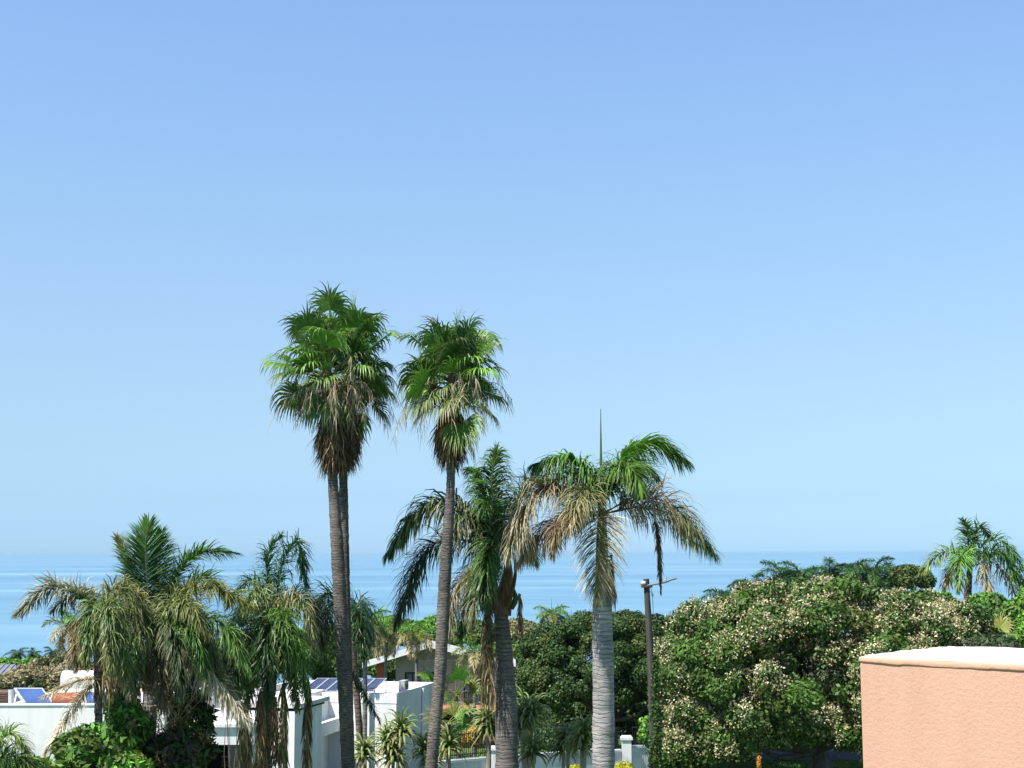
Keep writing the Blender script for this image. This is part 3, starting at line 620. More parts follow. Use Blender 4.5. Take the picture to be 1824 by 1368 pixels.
mb.build('veranda_beam', m_wood, hs)
mb = MB(); box(mb, [wl, YH + 1.2, -3.5], [wr - wl, 0, 0], [0, .2, 0], [0, 0, zb_ + 3.5]); mb.build('ground_floor_wall', m_shade, hs)
mb = MB(); box(mb, [wl + .31, YH + .3, zb_ + .01], [wr - wl - .62, 0, 0], [0, 1.3, 0], [0, 0, .05]); mb.build('floor', m_shade, hs)
# brown timber fence by the house
mb = MB(); 
for k in range(14): pbox(mb, 843 + k * 3.4, 846 + k * 3.4, 1316, 1340, 92, .05)
pbox(mb, 842, 892, 1319, 1321, 91.9, .09); pbox(mb, 842, 892, 1333, 1335, 91.9, .09)
tag(mb.build('timber_fence', m_wood, None, G(866, 92)), 'short brown timber fence in front of the dark veranda', 'fence')

# ------------------------------------------------------------------ boundary wall with pillars and railing
bw = thing('boundary_wall', 'white boundary wall with capped pillars and black railing along the bottom of the picture', 'wall', G(950, 63))
def seg(px0, px1, py, Y0, Y1, name='wall'):
    a = P(px0, py, Y0); b = P(px1, py, Y1); z = (a[2] + b[2]) / 2; d = np.array([b[0] - a[0], Y1 - Y0, 0]); n = nrm(np.cross(d, [0, 0, 1.]))
    mb = MB(); box(mb, [a[0], a[1], -.2], d, -n * .2, [0, 0, z + .2 - .1]); mb.build('wall', m_wh2, bw)
    mb = MB(); box(mb, np.array([a[0], a[1], z - .1]) + n * .05, d, -n * .3, [0, 0, .1]); mb.build('coping', mat('wall coping', (.5, .52, .56), (.42, .44, .48), 3, .7), bw)
    return z
def pillar(px0, px1, py, Y):
    a = P(px0, py, Y); b = P(px1, py, Y); w = b[0] - a[0]
    mb = MB(); box(mb, [a[0], Y - .1, -.2], [w, 0, 0], [0, w, 0], [0, 0, a[2] + .2 - .16]); o = mb.build('pillar', m_wh2, bw)
    mb = MB(); box(mb, [a[0] - .06, Y - .16, a[2] - .16], [w + .12, 0, 0], [0, w + .12, 0], [0, 0, .1]); box(mb, [a[0] - .01, Y - .11, a[2] - .06], [w + .02, 0, 0], [0, w + .02, 0], [0, 0, .06]); c = mb.build('pillar_cap', m_wh2, bw); c.parent = o
z1 = seg(765, 876, 1353, 60, 61.5); z2_ = seg(884, 1056, 1341, 61.5, 63.8); z3_ = seg(1056, 1108, 1337, 63.8, 64.4); z4_ = seg(1123, 1160, 1328, 64.6, 65.0)
pillar(875, 887, 1329, 61.3); pillar(1108, 1124, 1311, 64.3)
def railing(px0, px1, pyt, pyb, Y0, Y1, n, parent=None):
    a = P(px0, pyt, Y0); b = P(px1, pyt, Y1); z0 = P(px0, pyb, Y0)[2]; mb = MB(); d = b - a; d[2] = 0
    for h in (a[2], z0 + .12): tube(mb, [np.array([a[0], a[1] + .1, h]), np.array([a[0], a[1] + .1, h]) + d], [.025, .025], 5)
    for k in range(n):
        q = a + d * (k + .5) / n + [0, .1, 0]; tube(mb, [[q[0], q[1], z0 - .02], [q[0], q[1], a[2] + .07]], [.014, .014], 4)
    return mb
railing(790, 875, 1311, 1353, 60.3, 61.5, 24).build('railing', m_black, bw); railing(888, 1052, 1300, 1341, 61.6, 63.8, 40).build('railing', m_black, bw); railing(1125, 1159, 1297, 1328, 64.6, 65.0, 9).build('railing', m_black, bw)
bk = railing(975, 1110, 1298, 1345, 82, 82, 34)
tag(bk.build('metal_fence', m_black, None, G(1040, 82)), 'black metal fence under the dark broad tree', 'fence')
# garden walls seen in the gaps beneath the dark tree
m_pink = plaster('pink garden wall', (.50, .37, .31), (.42, .32, .27), .5)
for i, (a, b, c, d, lab) in enumerate(((960, 1004, 1286, 1345, 'pale pinkish pillar wall seen through the gap under the dark tree, left of the ringed palm trunk'), (1120, 1170, 1295, 1350, 'low pinkish wall under the dark tree beside the vine covered pole'))):
    mb = MB(); pbox(mb, a, b, c, d, 94, .4); pbox(mb, a - 2, b + 2, c - 2.5, c, 93.9, .6); tag(mb.build('garden_wall', m_pink, None, G(a, 94)), lab, 'wall')
#@@@PLANTS

# ================================================================== feather palms drawn frond by frond
def fr(root, Y, pts, seed, **k):
    """pts: (px, py, offset towards/away in metres)"""
    rng = np.random.default_rng(seed); C = [P(a, b, Y + (c if len(q) > 2 else 0)) for q in pts for a, b, c in [q if len(q) > 2 else (q[0], q[1], 0)]]
    lab = k.pop('label', None); hd = k.pop('hd', None); mt = k.pop('mat', 'leaf')
    o = frond_mb(C, heading=hd, rng=rng, **k).build('frond', M[mt], root)
    if lab: o['label'] = lab
    return o
TOC = (0, -1, 0)
def curtain(root, Y, px, py0, py1, half, n, cols, seed, name='dead_fronds', m='dry', w=.03, off=-.3, ln=.8):
    """old fronds hanging as a narrow shaggy column"""
    rng = np.random.default_rng(seed); a = P(px, py0, Y + off); b = P(px + rng.integers(-3, 4), py1, Y + off); mb = MB(); cs = cstops(cols)
    hw = half / PM(Y); t = rng.random(n); p = a + (b - a) * t[:, None]; wob = np.sin(t * 7 + seed) * .12
    p = p + np.stack([wob * hw + (rng.random(n) - .5) * 2 * hw * (.35 + .5 * t), (rng.random(n) - .5) * 2 * hw, 0 * t], 1)
    d = np.stack([(rng.random(n) - .5) * .8, (rng.random(n) - .5) * .8, -np.ones(n)], 1); ci = cs[rng.integers(0, len(cs), n)] * (.6 + .7 * rng.random((n, 1)))
    strips(mb, p, d, ln * (.5 + .7 * rng.random(n)), w * (.6 + .8 * rng.random(n)), 4, .25, col0=ci, col1=ci * 1.15, rng=rng, twist=1.5, nref=np.tile([[0., 1, 0]], (n, 1)))
    for k in range(3): tube(mb, spline([a + rng.normal(size=3) * hw * .3, (a + b) / 2 + rng.normal(size=3) * hw * .5, b], 10), [.025, .015, .005], 5, CN['t'] * .8)
    return mb.build(name, M[m], root)
def crown_shaft(root, pts, Y, rad, m, name='crown_shaft'):
    mb = MB(); C = spline([P(a, b, Y) for a, b in pts], 14); tube(mb, C, [r / PM(Y) for r in rad], 14, (1, 1, 1), True, .08, np.random.default_rng(5)); return mb.build(name, m, root, smooth=True)
m_gshaft = mat('green crown shaft', (.13, .19, .05), (.22, .17, .08), 2, .5, .2, sc3=(3, 3, .6))

# --- ringed royal palm in the middle
Y = 41; g = G(1076, Y)
rD = thing('royal_palm', 'palm with thick pale ringed trunk and tall spear leaf, left of the wooden pole', 'palm tree', g)
trunk_part(rD, [(1075.5, 1420, 20), (1075, 1368, 19.5), (1075, 1250, 19), (1073.5, 1150, 18.5), (1072.5, 1090, 17.5), (1072, 1055, 14), (1072, 1035, 11)], Y, M['royal'], g, seed=1)
crown_shaft(rD, [(1072, 1050), (1072, 960), (1072, 905)], Y, [12, 10, 7], m_gshaft)
fr(rD, Y, [(1072, 905), (1050, 848, -.3), (1008, 815, -.5), (955, 826, -.6)], 11, L=1.19, n=95, cols='gbg', tips='gd', droop=.62, w=.05, plum=.4, curl=.05)
fr(rD, Y, [(1070, 900, .3), (1040, 860, .6), (1010, 850, .9), (965, 870, 1.1)], 12, L=0.88, n=60, cols='dg', droop=.4)
fr(rD, Y, [(1074, 900), (1104, 822, .2), (1160, 788, .4), (1218, 818, .5)], 13, L=1.25, n=110, cols='gbb', tips='b', droop=.5, w=.05, wind=(.1, 0, .0), plum=.45, curl=.05)
fr(rD, Y, [(1075, 900, -.2), (1092, 845, -.6), (1122, 832, -1.3), (1142, 868, -1.7)], 14, L=1.00, n=85, cols='ggb', tips='y', droop=.5, w=.045, plum=.5, curl=.05)
fr(rD, Y, [(1076, 898, .2), (1095, 850, .8), (1130, 820, 1.3), (1170, 850, 1.6)], 15, L=1.00, n=60, cols='dg', droop=.4)
fr(rD, Y, [(1078, 912, 0), (1125, 892, -.2), (1195, 898, -.3), (1270, 985, -.4)], 16, L=1.06, n=105, cols='rtog', tips='psg', tipmix=.75, droop=.5, w=.034, label='arching frond with dry straw edges')
fr(rD, Y, [(1080, 914, .3), (1130, 905, .5), (1190, 915, .7), (1235, 965, .8)], 17, L=1.00, n=70, cols='rrog', tips='s', tipmix=.6, droop=.5)
fr(rD, Y, [(1090, 912, .3), (1148, 905, .3), (1170, 945, .3), (1177, 1055, .3)], 18, L=.33, n=90, cols='rrr', tips='rt', tipmix=.4, droop=.6, w=.025, plum=.6, label='dead brown frond hanging straight down', petiole=.4, mat='dry')
fr(rD, Y, [(1071, 912, -.3), (1069, 925, -1.1), (1067, 985, -1.5), (1064, 1060, -1.45)], 19, L=1.0, n=60, curl=.05, cols='ysosy', tips='pps', tipmix=.95, droop=.28, w=.036, hd=TOC, plum=.3, label='pale straw edged frond hanging in front of the trunk')
fr(rD, Y, [(1064, 912, -.1), (1012, 878, -.5), (950, 880, -.9), (905, 985, -1.1)], 20, L=1.06, n=105, cols='rrto', tips='tsp', tipmix=.8, droop=.5, w=.032, label='dry brown frond arching left')
fr(rD, Y, [(1062, 918, .1), (1015, 925, .0), (960, 955, -.1), (925, 1000, -.1)], 21, L=0.94, n=110, cols='rrrt', tips='ps', tipmix=.8, droop=.6, w=.03, label='dry whitish brown frond drooping left', mat='dry')
fr(rD, Y, [(1060, 916, -.4), (1020, 912, -1.1), (990, 945, -1.5), (985, 985, -1.6)], 22, L=0.75, n=80, cols='rrr', tips='ts', tipmix=.4, droop=.6, mat='dry')
fr(rD, Y, [(1066, 905, -.3), (1050, 880, -1.0), (1030, 890, -1.7), (1015, 940, -2.0)], 24, L=0.88, n=60, cols='rot', tips='s', tipmix=.5, droop=.55)
mb = MB(); tube(mb, [P(1072, 905, Y), P(1070.5, 820, Y), P(1070, 728, Y)], [.055, .035, .008], 6, GREEN * .9); mb.build('spear_leaf', M['leaf'], rD)
curtain(rD, Y, 1088, 990, 1065, 5, 90, 'rrt', 26, ln=.5, name='dead_sheath')

# --- dark trunked royal palm left of it
Y = 43.5; g = G(905, Y)
rC = thing('royal_palm', 'palm with thick smooth grey trunk and dark ragged crown, left of the ringed palm', 'palm tree', g)
trunk_part(rC, [(903, 1420, 20), (903, 1368, 20), (902, 1280, 19.5), (900, 1220, 18), (897, 1150, 14.5), (893, 1100, 12.5), (893, 1085, 13)], Y, M['dark_royal'], g, seed=2)
crown_shaft(rC, [(894, 1095), (900, 1050), (905, 1015), (900, 985)], Y, [17, 13, 8, 5], M['boot'], 'boot_sheath')
for i, (a, b, c) in enumerate(((878, 1088, (868, 1055)), (912, 1085, (917, 1050)), (884, 1075, (881, 1010)))):
    mb = MB(); p0 = P(a, b, Y - .2); p1 = P(c[0], c[1], Y - .35); tube(mb, spline([p0, (p0 + p1) / 2 + [(-.05, .06, -.02)[i], 0, 0], p1], 10), [.05, .085, .075, .01], 8, np.array([.07, .12, .03])); mb.build('flower_spathe', M['leaf'], rC, smooth=True)
mb = MB(); tube(mb, spline([P(903, 1080, Y - .3), P(912, 1055, Y - .4), P(918, 1020, Y - .3), P(916, 985, Y)], 12), [.07, .06, .05, .03], 8, CN['r']); mb.build('flower_stalk', M['dry'], rC, smooth=True)
fr(rC, Y, [(892, 990), (882, 910, -.1), (876, 850, -.1), (886, 805, 0)], 31, L=1.00, n=110, cols='dgg', tips='g', droop=.65, hd=TOC, w=.05, plum=.6, curl=.05)
fr(rC, Y, [(888, 990, .2), (868, 915, .4), (852, 850, .6), (836, 838, .7)], 32, L=0.94, n=90, cols='dgg', tips='g', droop=.65, w=.045, plum=.6, curl=.06)
fr(rC, Y, [(893, 988, -.2), (884, 930, -.6), (872, 895, -.9), (862, 905, -1.4)], 33, L=0.94, n=70, cols='dgg', droop=.5, w=.04, hd=TOC)
fr(rC, Y, [(882, 985), (830, 912, -.1), (760, 900, -.2), (690, 985, -.3)], 34, L=1.12, n=100, cols='odgg', tips='so', tipmix=.4, droop=.75, w=.06, plum=.8, curl=.06)
fr(rC, Y, [(884, 1000, .5), (825, 962, .5), (755, 985, .5), (706, 1110, .5)], 35, L=1.06, n=110, cols='dddd', tips='dt', tipmix=.3, droop=.55, w=.042)
fr(rC, Y, [(884, 1000, .2), (845, 1010, .1), (808, 1060, .1), (792, 1150, .1)], 36, L=0.81, n=85, cols='rtt', tips='pp', tipmix=.6, droop=.6, w=.035, label='pale dry frond hanging behind the slim trunk')
fr(rC, Y, [(888, 1000, -.3), (868, 985, -.9), (850, 1040, -1.3), (838, 1110, -1.4)], 37, L=0.81, n=85, cols='tod', tips='s', tipmix=.4, droop=.55)
fr(rC, Y, [(890, 990, -.4), (882, 960, -1.1), (868, 1000, -1.6), (862, 1075, -1.7)], 38, L=0.88, n=100, cols='dgd', tips='o', droop=.5, hd=TOC, w=.038)
fr(rC, Y, [(897, 988, .3), (918, 905, .5), (955, 860, .7), (1000, 880, .8)], 39, L=0.94, n=80, cols='dgg', droop=.4, w=.04)
fr(rC, Y, [(886, 995, -.1), (845, 935, -.5), (815, 925, -.9), (790, 985, -1.0)], 40, L=1.00, n=85, cols='odg', tips='ts', tipmix=.4, droop=.6, w=.035)
fr(rC, Y, [(895, 992, .4), (905, 950, .9), (935, 955, 1.3), (955, 1000, 1.5)], 41, L=0.81, n=60, cols='rto', tips='s', tipmix=.4, droop=.5)
fr(rC, Y, [(886, 1000, .3), (860, 1000, .9), (835, 1050, 1.2), (820, 1130, 1.3)], 42, L=0.88, n=70, cols='ddd', tips='o', droop=.6)
fr(rC, Y, [(890, 1000, -.2), (878, 1015, -.8), (872, 1070, -1.1), (868, 1130, -1.2)], 43, L=.5, n=70, cols='rrd', tips='t', droop=.6, hd=(-.5, -1, 0))
curtain(rC, Y, 868, 1080, 1235, 9, 260, 'rrtd', 44, off=-.5)
curtain(rC, Y, 925, 1060, 1120, 5, 60, 'rt', 45, off=-.2, ln=.4, name='dead_sheath')

# ================================================================== fan palms
def fan_palm(label, Y, trunk, spots, m, seed, center, nleaf, rad, skirt, hw, deadcol='r', gpx=None, leafR=1.02, pet=1.0, orange=False):
    rng = np.random.default_rng(seed); g = G(trunk[0][0] if gpx is None else gpx, Y)
    r = thing('fan_palm', label, 'palm tree', g)
    trunk_part(r, trunk, Y, m, g, seed=seed, sides=16, rough=.08, n=140)
    top = P(center[0], center[1], Y)
    mb = MB(); tube(mb, [P(trunk[-1][0], trunk[-1][1], Y), (P(trunk[-1][0], trunk[-1][1], Y) + top) / 2, top], [.2, .25, .12], 10, CN['r'] * .8); mb.build('boot_mass', M['dry'], r)
    def leaf(end, k, R):
        st = top + np.array([0, 0, .25 - .8 * k]); v = end - st; L = np.linalg.norm(v); q = rng.random()
        col = [GREEN, BRIGHT * .9, GREEN * 1.25, BRIGHT * .7, GREEN * .8][int(q * 5)] if k < .7 else [OLIVE, GREEN, YEL * .8, BRIGHT * .8, BRIGHT][int(q * 5)]
        fan_mb(st + nrm(v) * .1, v + [0, 0, .12 * L], max(.12, L - .48 * R), R, 36, col, [STRAW, PALE, TAN][rng.integers(3)], .12 + .36 * k, .55 + .25 * k, 1.7 + .35 * rng.random(), rng, petw=.022).build('fan_leaf', M['leaf'], r)
    for (x, y) in spots:
        leaf(P(x + rng.normal() * 3, y + rng.normal() * 3, Y + rng.uniform(-1.1, .7)), min(max((y - center[1] + 130) / 240, 0), 1), leafR * (.9 + .25 * rng.random()))
    for i in range(nleaf):                                       # the hidden far side and the heart of the crown
        k = (i + .5) / nleaf; el = math.radians(85 - 120 * k + rng.normal() * 8); az = rng.uniform(.1, math.pi - .1); l = rng.uniform(.8, 1.5)
        leaf(top + l * np.array([math.cos(az) * math.cos(el), math.sin(az) * math.cos(el), math.sin(el) * 1.1]), k, leafR * .9)
    # shaggy skirt of dead leaves
    n = 1500; mb = MB(); a = P(skirt[0], skirt[1], Y); b = P(skirt[2], skirt[3], Y); t = rng.random(n) ** .8; th = rng.random(n) * 2 * math.pi
    rr = np.interp(t, [0, .25, .6, 1], [.35, .75, 1, .55]) * hw / PM(Y) * (.45 + .55 * rng.random(n) ** .4)
    p = a + (b - a) * t[:, None] + np.stack([np.cos(th) * rr, np.sin(th) * rr, 0 * t], 1)
    d = np.stack([np.cos(th) * .25, np.sin(th) * .25, -np.ones(n)], 1) + rng.normal(size=(n, 3)) * .15
    cs = np.stack([BROWN, BROWN * .6, TAN, BROWN * .8, TAN * 1.1]); ci = cs[rng.integers(0, 5, n)] * (.6 + .7 * rng.random((n, 1)))
    if orange: ci = np.where((rng.random((n, 1)) < .6) & (t[:, None] < .55) & (np.cos(th)[:, None] < .5), np.array([.42, .19, .09]) * (.6 + .7 * rng.random((n, 1))), ci)
    strips(mb, p, d, .6 * (.4 + 1.0 * rng.random(n)), .034 * (.5 + rng.random(n)), 4, .15, curl=.12, col0=ci, col1=ci * .8, rng=rng, twist=1.2, nref=np.stack([np.cos(th), np.sin(th), 0 * th], 1))
    mb.build('dead_leaf_skirt', M['dry'], r)
    # old flower stalks and dry threads
    mb = MB()
    for k in range(26):
        az = rng.random() * 6.28; el = rng.random() * .8 - .2; dv = np.array([math.cos(az) * math.cos(el), math.sin(az) * math.cos(el), math.sin(el)]); L = 1.0 + 1.0 * rng.random(); s = top + [0, 0, -.4 - .5 * rng.random()]
        e = s + dv * L * .6 + [0, 0, .1]; tip = s + dv * L * .9 - [0, 0, .5 + .7 * rng.random()]; C = spline([s, e, tip], 9); tube(mb, C, [.014, .009, .004], 4, TAN)
        nn = 26; tt = .4 + .6 * rng.random(nn); pp_ = np.stack([np.interp(tt, np.linspace(0, 1, 9), C[:, q]) for q in range(3)], 1); cc = np.tile(PALE * .75, (nn, 1)) * (.5 + .7 * rng.random((nn, 1)))
        strips(mb, pp_, rng.normal(size=(nn, 3)) + [0, 0, -1.2], .45 * (.4 + rng.random(nn)), np.full(nn, .014), 3, .4, col0=cc, col1=cc, rng=rng)
    mb.build('flower_stalks', M['dry'], r); return r
fan_palm('front palm of the close tall pair, its whole trunk in view', 42.0, [(622, 1420, 11.5), (620, 1368, 11.5), (616, 1280, 11.5), (611, 1180, 12), (606, 1080, 12), (601, 980, 11.5), (595, 890, 9.5), (591, 825, 8.5)], [(591,530),(566,554),(541,562),(527,588),(486,642),(502,709),(563,629),(563,704),(585,673),(580,585),(522,618),(541,657),(527,695),(552,607),(597,707),(600,640),(575,735),(545,735),(600,745),(515,665),(570,600),(590,620),(535,630)], M['fan_trunk'], 51, (583, 660), 14, (1.05, 1.35), (590, 715, 592, 818), 25)
fan_palm('rear palm of the close tall pair, trunk mostly hidden by the front one', 42.7, [(627, 1420, 8), (624, 1368, 8), (620, 1250, 9), (616, 1100, 9), (613, 980, 9), (612, 890, 8), (611, 825, 7.5)], [(635,542),(604,550),(664,574),(686,596),(674,645),(622,718),(666,712),(624,637),(635,609),(610,582),(680,662),(641,684),(647,585),(660,620),(650,735),(668,690),(690,730),(630,760),(685,690),(640,560),(655,650),(615,600)], M['fan_trunk'], 52, (624, 655), 14, (1.05, 1.4), (622, 715, 612, 812), 24)
fan_palm('single tall slim fan palm with orange brown skirt, right of the tall pair', 40.0, [(762, 1420, 11), (768, 1368, 11), (774, 1300, 10.5), (783, 1210, 10.5), (788, 1120, 11), (792, 1040, 11), (798, 950, 9.5), (802, 880, 8), (804, 822, 7)], [(783,585),(819,575),(858,592),(735,602),(768,592),(816,612),(749,640),(728,660),(877,654),(885,701),(878,736),(836,768),(819,668),(855,670),(788,720),(738,722),(847,632),(786,625),(868,612),(735,690),(815,700),(748,745),(768,700),(838,795),(858,735),(800,610),(830,650),(770,660),(850,690)], M['fan_trunk'], 53, (806, 665), 16, (1.0, 1.3), (802, 715, 803, 802), 25, orange=True)

CURL = .24
# ================================================================== left group of ragged feather palms
Y = 38; g = G(266, Y)
rE = thing('feather_palm', 'big ragged palm with upright dark green frond in the thick left clump', 'palm tree', g)
trunk_part(rE, [(262, 1420, 13), (263, 1368, 13), (266, 1290, 12), (268, 1230, 13), (270, 1180, 14)], Y, M['royal'], g, seed=6)
crown_shaft(rE, [(268, 1232), (271, 1180), (274, 1130), (274, 1100)], Y, [15, 17, 12, 6], M['boot'], 'boot_sheath')
for i in range(7):
    rng = np.random.default_rng(600 + i); s = (-1) ** i; mb = MB(); p0 = P(270 + s * 8, 1225 - i * 8, Y - .2); p1 = P(274 + s * (18 + 3 * i), 1160 - i * 6, Y - .5); tube(mb, spline([p0, (p0 + p1) / 2 + [s * .08, -.1, -.05], p1], 9), [.09, .06, .035], 7, CN['t'] * (.5 + .3 * rng.random())); mb.build('leaf_base', M['dry'], rE, smooth=True)
E = [
 ([(271, 1125), (263, 1045, -.1), (259, 975, -.1), (264, 935, 0)], dict(L=.85, n=120, cols='dcg', tips='g', droop=.10, hd=TOC, w=.04, plum=.3, curl=.03, spread=.9)),
 ([(268, 1125, .2), (245, 1060, .4), (228, 1000, .5), (210, 960, .5)], dict(L=.62, n=100, cols='dgy', tips='gs', tipmix=.5, droop=.15, w=.035, plum=.5, curl=.05)),
 ([(275, 1120, .2), (282, 1050, .5), (285, 990, .6), (288, 950, .5)], dict(L=.7, n=100, cols='dcg', tips='g', droop=.2, w=.038, hd=TOC, plum=.5, curl=.04)),
 ([(278, 1120), (308, 1035, 0), (355, 985, 0), (418, 985, 0)], dict(L=.68, n=95, cols='ogg', tips='g', droop=.25, w=.038, curl=.06, plum=.7)),
 ([(280, 1125, -.3), (318, 1065, -.6), (385, 1048, -.9), (450, 1082, -1)], dict(L=.65, n=95, cols='gyy', tips='sy', tipmix=.4, droop=.45, w=.035)),
 ([(266, 1125, -.2), (245, 1070, -.5), (215, 1052, -.8), (185, 1085, -.9)], dict(L=.55, n=85, cols='oyt', tips='s', tipmix=.6, droop=.45)),
 ([(282, 1135, -.4), (340, 1100, -.9), (400, 1115, -1.2), (440, 1190, -1.3)], dict(L=.75, n=95, cols='dgb', tips='os', tipmix=.4, droop=.55, w=.035)),
 ([(286, 1165, -.5), (340, 1168, -.9), (392, 1215, -1.1), (445, 1285, -1.2)], dict(L=.85, n=110, cols='tsp', tips='pp', tipmix=.6, droop=.7, w=.036, plum=.5, label='dead pale frond drooping right', mat='dry')),
 ([(276, 1135, -.5), (300, 1110, -1.4), (318, 1165, -1.9), (322, 1240, -2)], dict(L=.7, n=90, cols='odd', tips='s', tipmix=.35, droop=.6)),
 ([(270, 1135, -.5), (255, 1110, -1.4), (238, 1160, -1.8), (232, 1235, -1.9)], dict(L=.65, n=90, cols='ogd', tips='s', tipmix=.4, droop=.6)),
 ([(266, 1130, .1), (240, 1085, .3), (215, 1110, .5), (205, 1180, .5)], dict(L=.6, n=70, cols='god', tips='s', tipmix=.6, droop=.6)),
 ([(280, 1130, .4), (330, 1085, .8), (365, 1120, 1.0), (380, 1200, 1.0)], dict(L=.75, n=90, cols='ood', tips='t', tipmix=.4, droop=.6)),
 ([(278, 1130, .4), (310, 1100, 1.2), (330, 1150, 1.5), (345, 1240, 1.6)], dict(L=.75, n=90, cols='rdd', tips='t', tipmix=.4, droop=.6)),
 ([(276, 1140, -.3), (285, 1130, -1.2), (290, 1190, -1.5), (290, 1260, -1.6)], dict(L=.6, n=80, cols='rdr', tips='t', tipmix=.5, droop=.6, hd=TOC)),
 ([(282, 1125, .5), (330, 1050, .8), (375, 1030, 1.0), (410, 1070, 1.0)], dict(L=.6, n=85, cols='dgg', tips='g', droop=.3)),
 ([(276, 1130, -.3), (300, 1085, -1.0), (340, 1080, -1.5), (370, 1130, -1.7)], dict(L=.6, n=80, cols='goy', tips='s', tipmix=.4, droop=.5)),
 ([(276, 1135, -.4), (310, 1110, -1.2), (345, 1130, -1.6), (365, 1200, -1.7)], dict(L=.6, n=85, cols='dgg', tips='b', tipmix=.3, droop=.5)),
 ([(268, 1130, -.3), (250, 1080, -1.0), (225, 1085, -1.3), (205, 1135, -1.4)], dict(L=.5, n=70, cols='goy', tips='s', tipmix=.5, droop=.5)),
 ([(280, 1140, -.2), (330, 1130, -.6), (372, 1160, -.8), (395, 1240, -.9)], dict(L=.7, n=90, cols='dgo', tips='s', tipmix=.4, droop=.6)),
 ([(268, 1140, 0), (240, 1140, -.2), (218, 1180, -.2), (212, 1260, -.2)], dict(L=.55, n=80, cols='rrt', tips='t', tipmix=.5, droop=.6, mat='dry')),
]
for i, (pts, k) in enumerate(E):
    if k.get('mat') != 'dry' and 'tipmix' in k: k['tipmix'] *= .65
    k.setdefault('curl', .14); fr(rE, Y, pts, 700 + i, **k)
# dry twigs and vine stems tangled round its foot
mb = MB(); rng = np.random.default_rng(77)
for i in range(70):
    s = P(rng.uniform(235, 330), rng.uniform(1240, 1380), Y + rng.uniform(-.9, .3)); d = nrm(np.array([rng.uniform(-1, 1), rng.uniform(-.5, .3), rng.uniform(-.9, .9)])); L = rng.uniform(.5, 1.5)
    C = spline([s, s + d * L * .5 + rng.normal(size=3) * .08, s + d * L + [0, 0, -.2 * rng.random()]], 8); tube(mb, C, [.013, .009, .003], 4, TAN * rng.uniform(.5, 1.7))
    nn = 14; cc = np.tile([OLIVE * 1.2, TAN, STRAW * .8][i % 3], (nn, 1)) * (.5 + .8 * rng.random((nn, 1)))
    strips(mb, C[rng.integers(2, 8, nn)] + rng.normal(size=(nn, 3)) * .05, rng.normal(size=(nn, 3)) + [0, 0, -.6], .22 * (.5 + rng.random(nn)), np.full(nn, .03), 3, .3, col0=cc, col1=cc, rng=rng)
o = mb.build('dry_creeper', M['dry'], None, G(285, Y)); tag(o, 'tangle of dry twigs and creeper round the foot of the big ragged palm', 'creeper')

Y = 36; g = G(176, Y)
rF = thing('feather_palm', 'slim brown trunked palm at left with silvery frond arching over the sea', 'palm tree', g)
trunk_part(rF, [(177, 1420, 6), (177, 1368, 6.5), (176, 1300, 6.5), (175, 1240, 7), (176, 1180, 8.5), (173, 1120, 9), (172, 1090, 7)], Y, M['rough_trunk'], g, seed=7, sides=14, rough=.3)
F = [
 ([(171, 1085), (135, 1058, -.1), (85, 1048, -.1), (30, 1093, -.1)], dict(L=.62, n=95, cols='gdo', tips='pp', tipmix=.8, droop=.3, w=.034, plum=.9, label='silvery frond arching left over the sea')),
 ([(170, 1088), (150, 1068, .2), (125, 1062, .3), (95, 1085, .3)], dict(L=.6, n=40, cols='odd', tips='s', droop=.6)),
 ([(172, 1085), (166, 1065, .2), (156, 1050, .2), (146, 1048, .2)], dict(L=.35, n=26, cols='os', tips='p', tipmix=.8, droop=.15)),
 ([(176, 1085, 0), (198, 1052, .1), (232, 1055, .2), (262, 1120, .3)], dict(L=.6, n=85, cols='yoy', tips='ps', tipmix=.5, droop=.5)),
 ([(173, 1088, -.3), (168, 1078, -.9), (158, 1115, -1.2), (155, 1185, -1.3)], dict(L=.5, n=80, cols='ogy', tips='sy', tipmix=.4, droop=.6, hd=TOC)),
 ([(178, 1088, -.3), (203, 1078, -.8), (216, 1125, -1), (220, 1215, -1)], dict(L=.6, n=80, cols='gogy', tips='s', tipmix=.3, droop=.6)),
 ([(176, 1088, -.3), (190, 1080, -1), (196, 1130, -1.3), (198, 1200, -1.3)], dict(L=.55, n=75, cols='ogy', tips='s', tipmix=.5, droop=.7, hd=(.4, -1, 0))),
 ([(178, 1092, .2), (222, 1075, .3), (246, 1115, .3), (252, 1200, .3)], dict(L=.6, n=70, cols='god', tips='s', tipmix=.5, droop=.7)),
 ([(172, 1092, 0), (150, 1095, -.2), (138, 1130, -.2), (135, 1190, -.2)], dict(L=.5, n=60, cols='rrt', tips='s', tipmix=.5, droop=.65, mat='dry')),
 ([(188, 1200, 0), (150, 1235, -.2), (115, 1285, -.4), (82, 1340, -.5)], dict(L=.55, n=100, cols='sppp', tips='pp', tipmix=.6, droop=.22, w=.022, plum=.25, spread=.55, label='dead bleached frond hanging in front of the white wall', mat='dry')),
 ([(186, 1210, 0), (155, 1210, -.3), (125, 1218, -.5), (80, 1240, -.6)], dict(L=.5, n=55, cols='sts', tips='sp', tipmix=.4, droop=.4, w=.018, spread=.7, mat='dry')),
]
for i, (pts, k) in enumerate(F):
    if 0 < i < 9 and 'tipmix' in k: k['tipmix'] *= .6
    fr(rF, Y, pts, 750 + i, **k)
curtain(rF, Y, 195, 1110, 1235, 14, 260, 'rttso', 791, off=.0, ln=.5)
curtain(rF, Y, 235, 1150, 1225, 12, 160, 'rts', 792, off=.4, ln=.5)

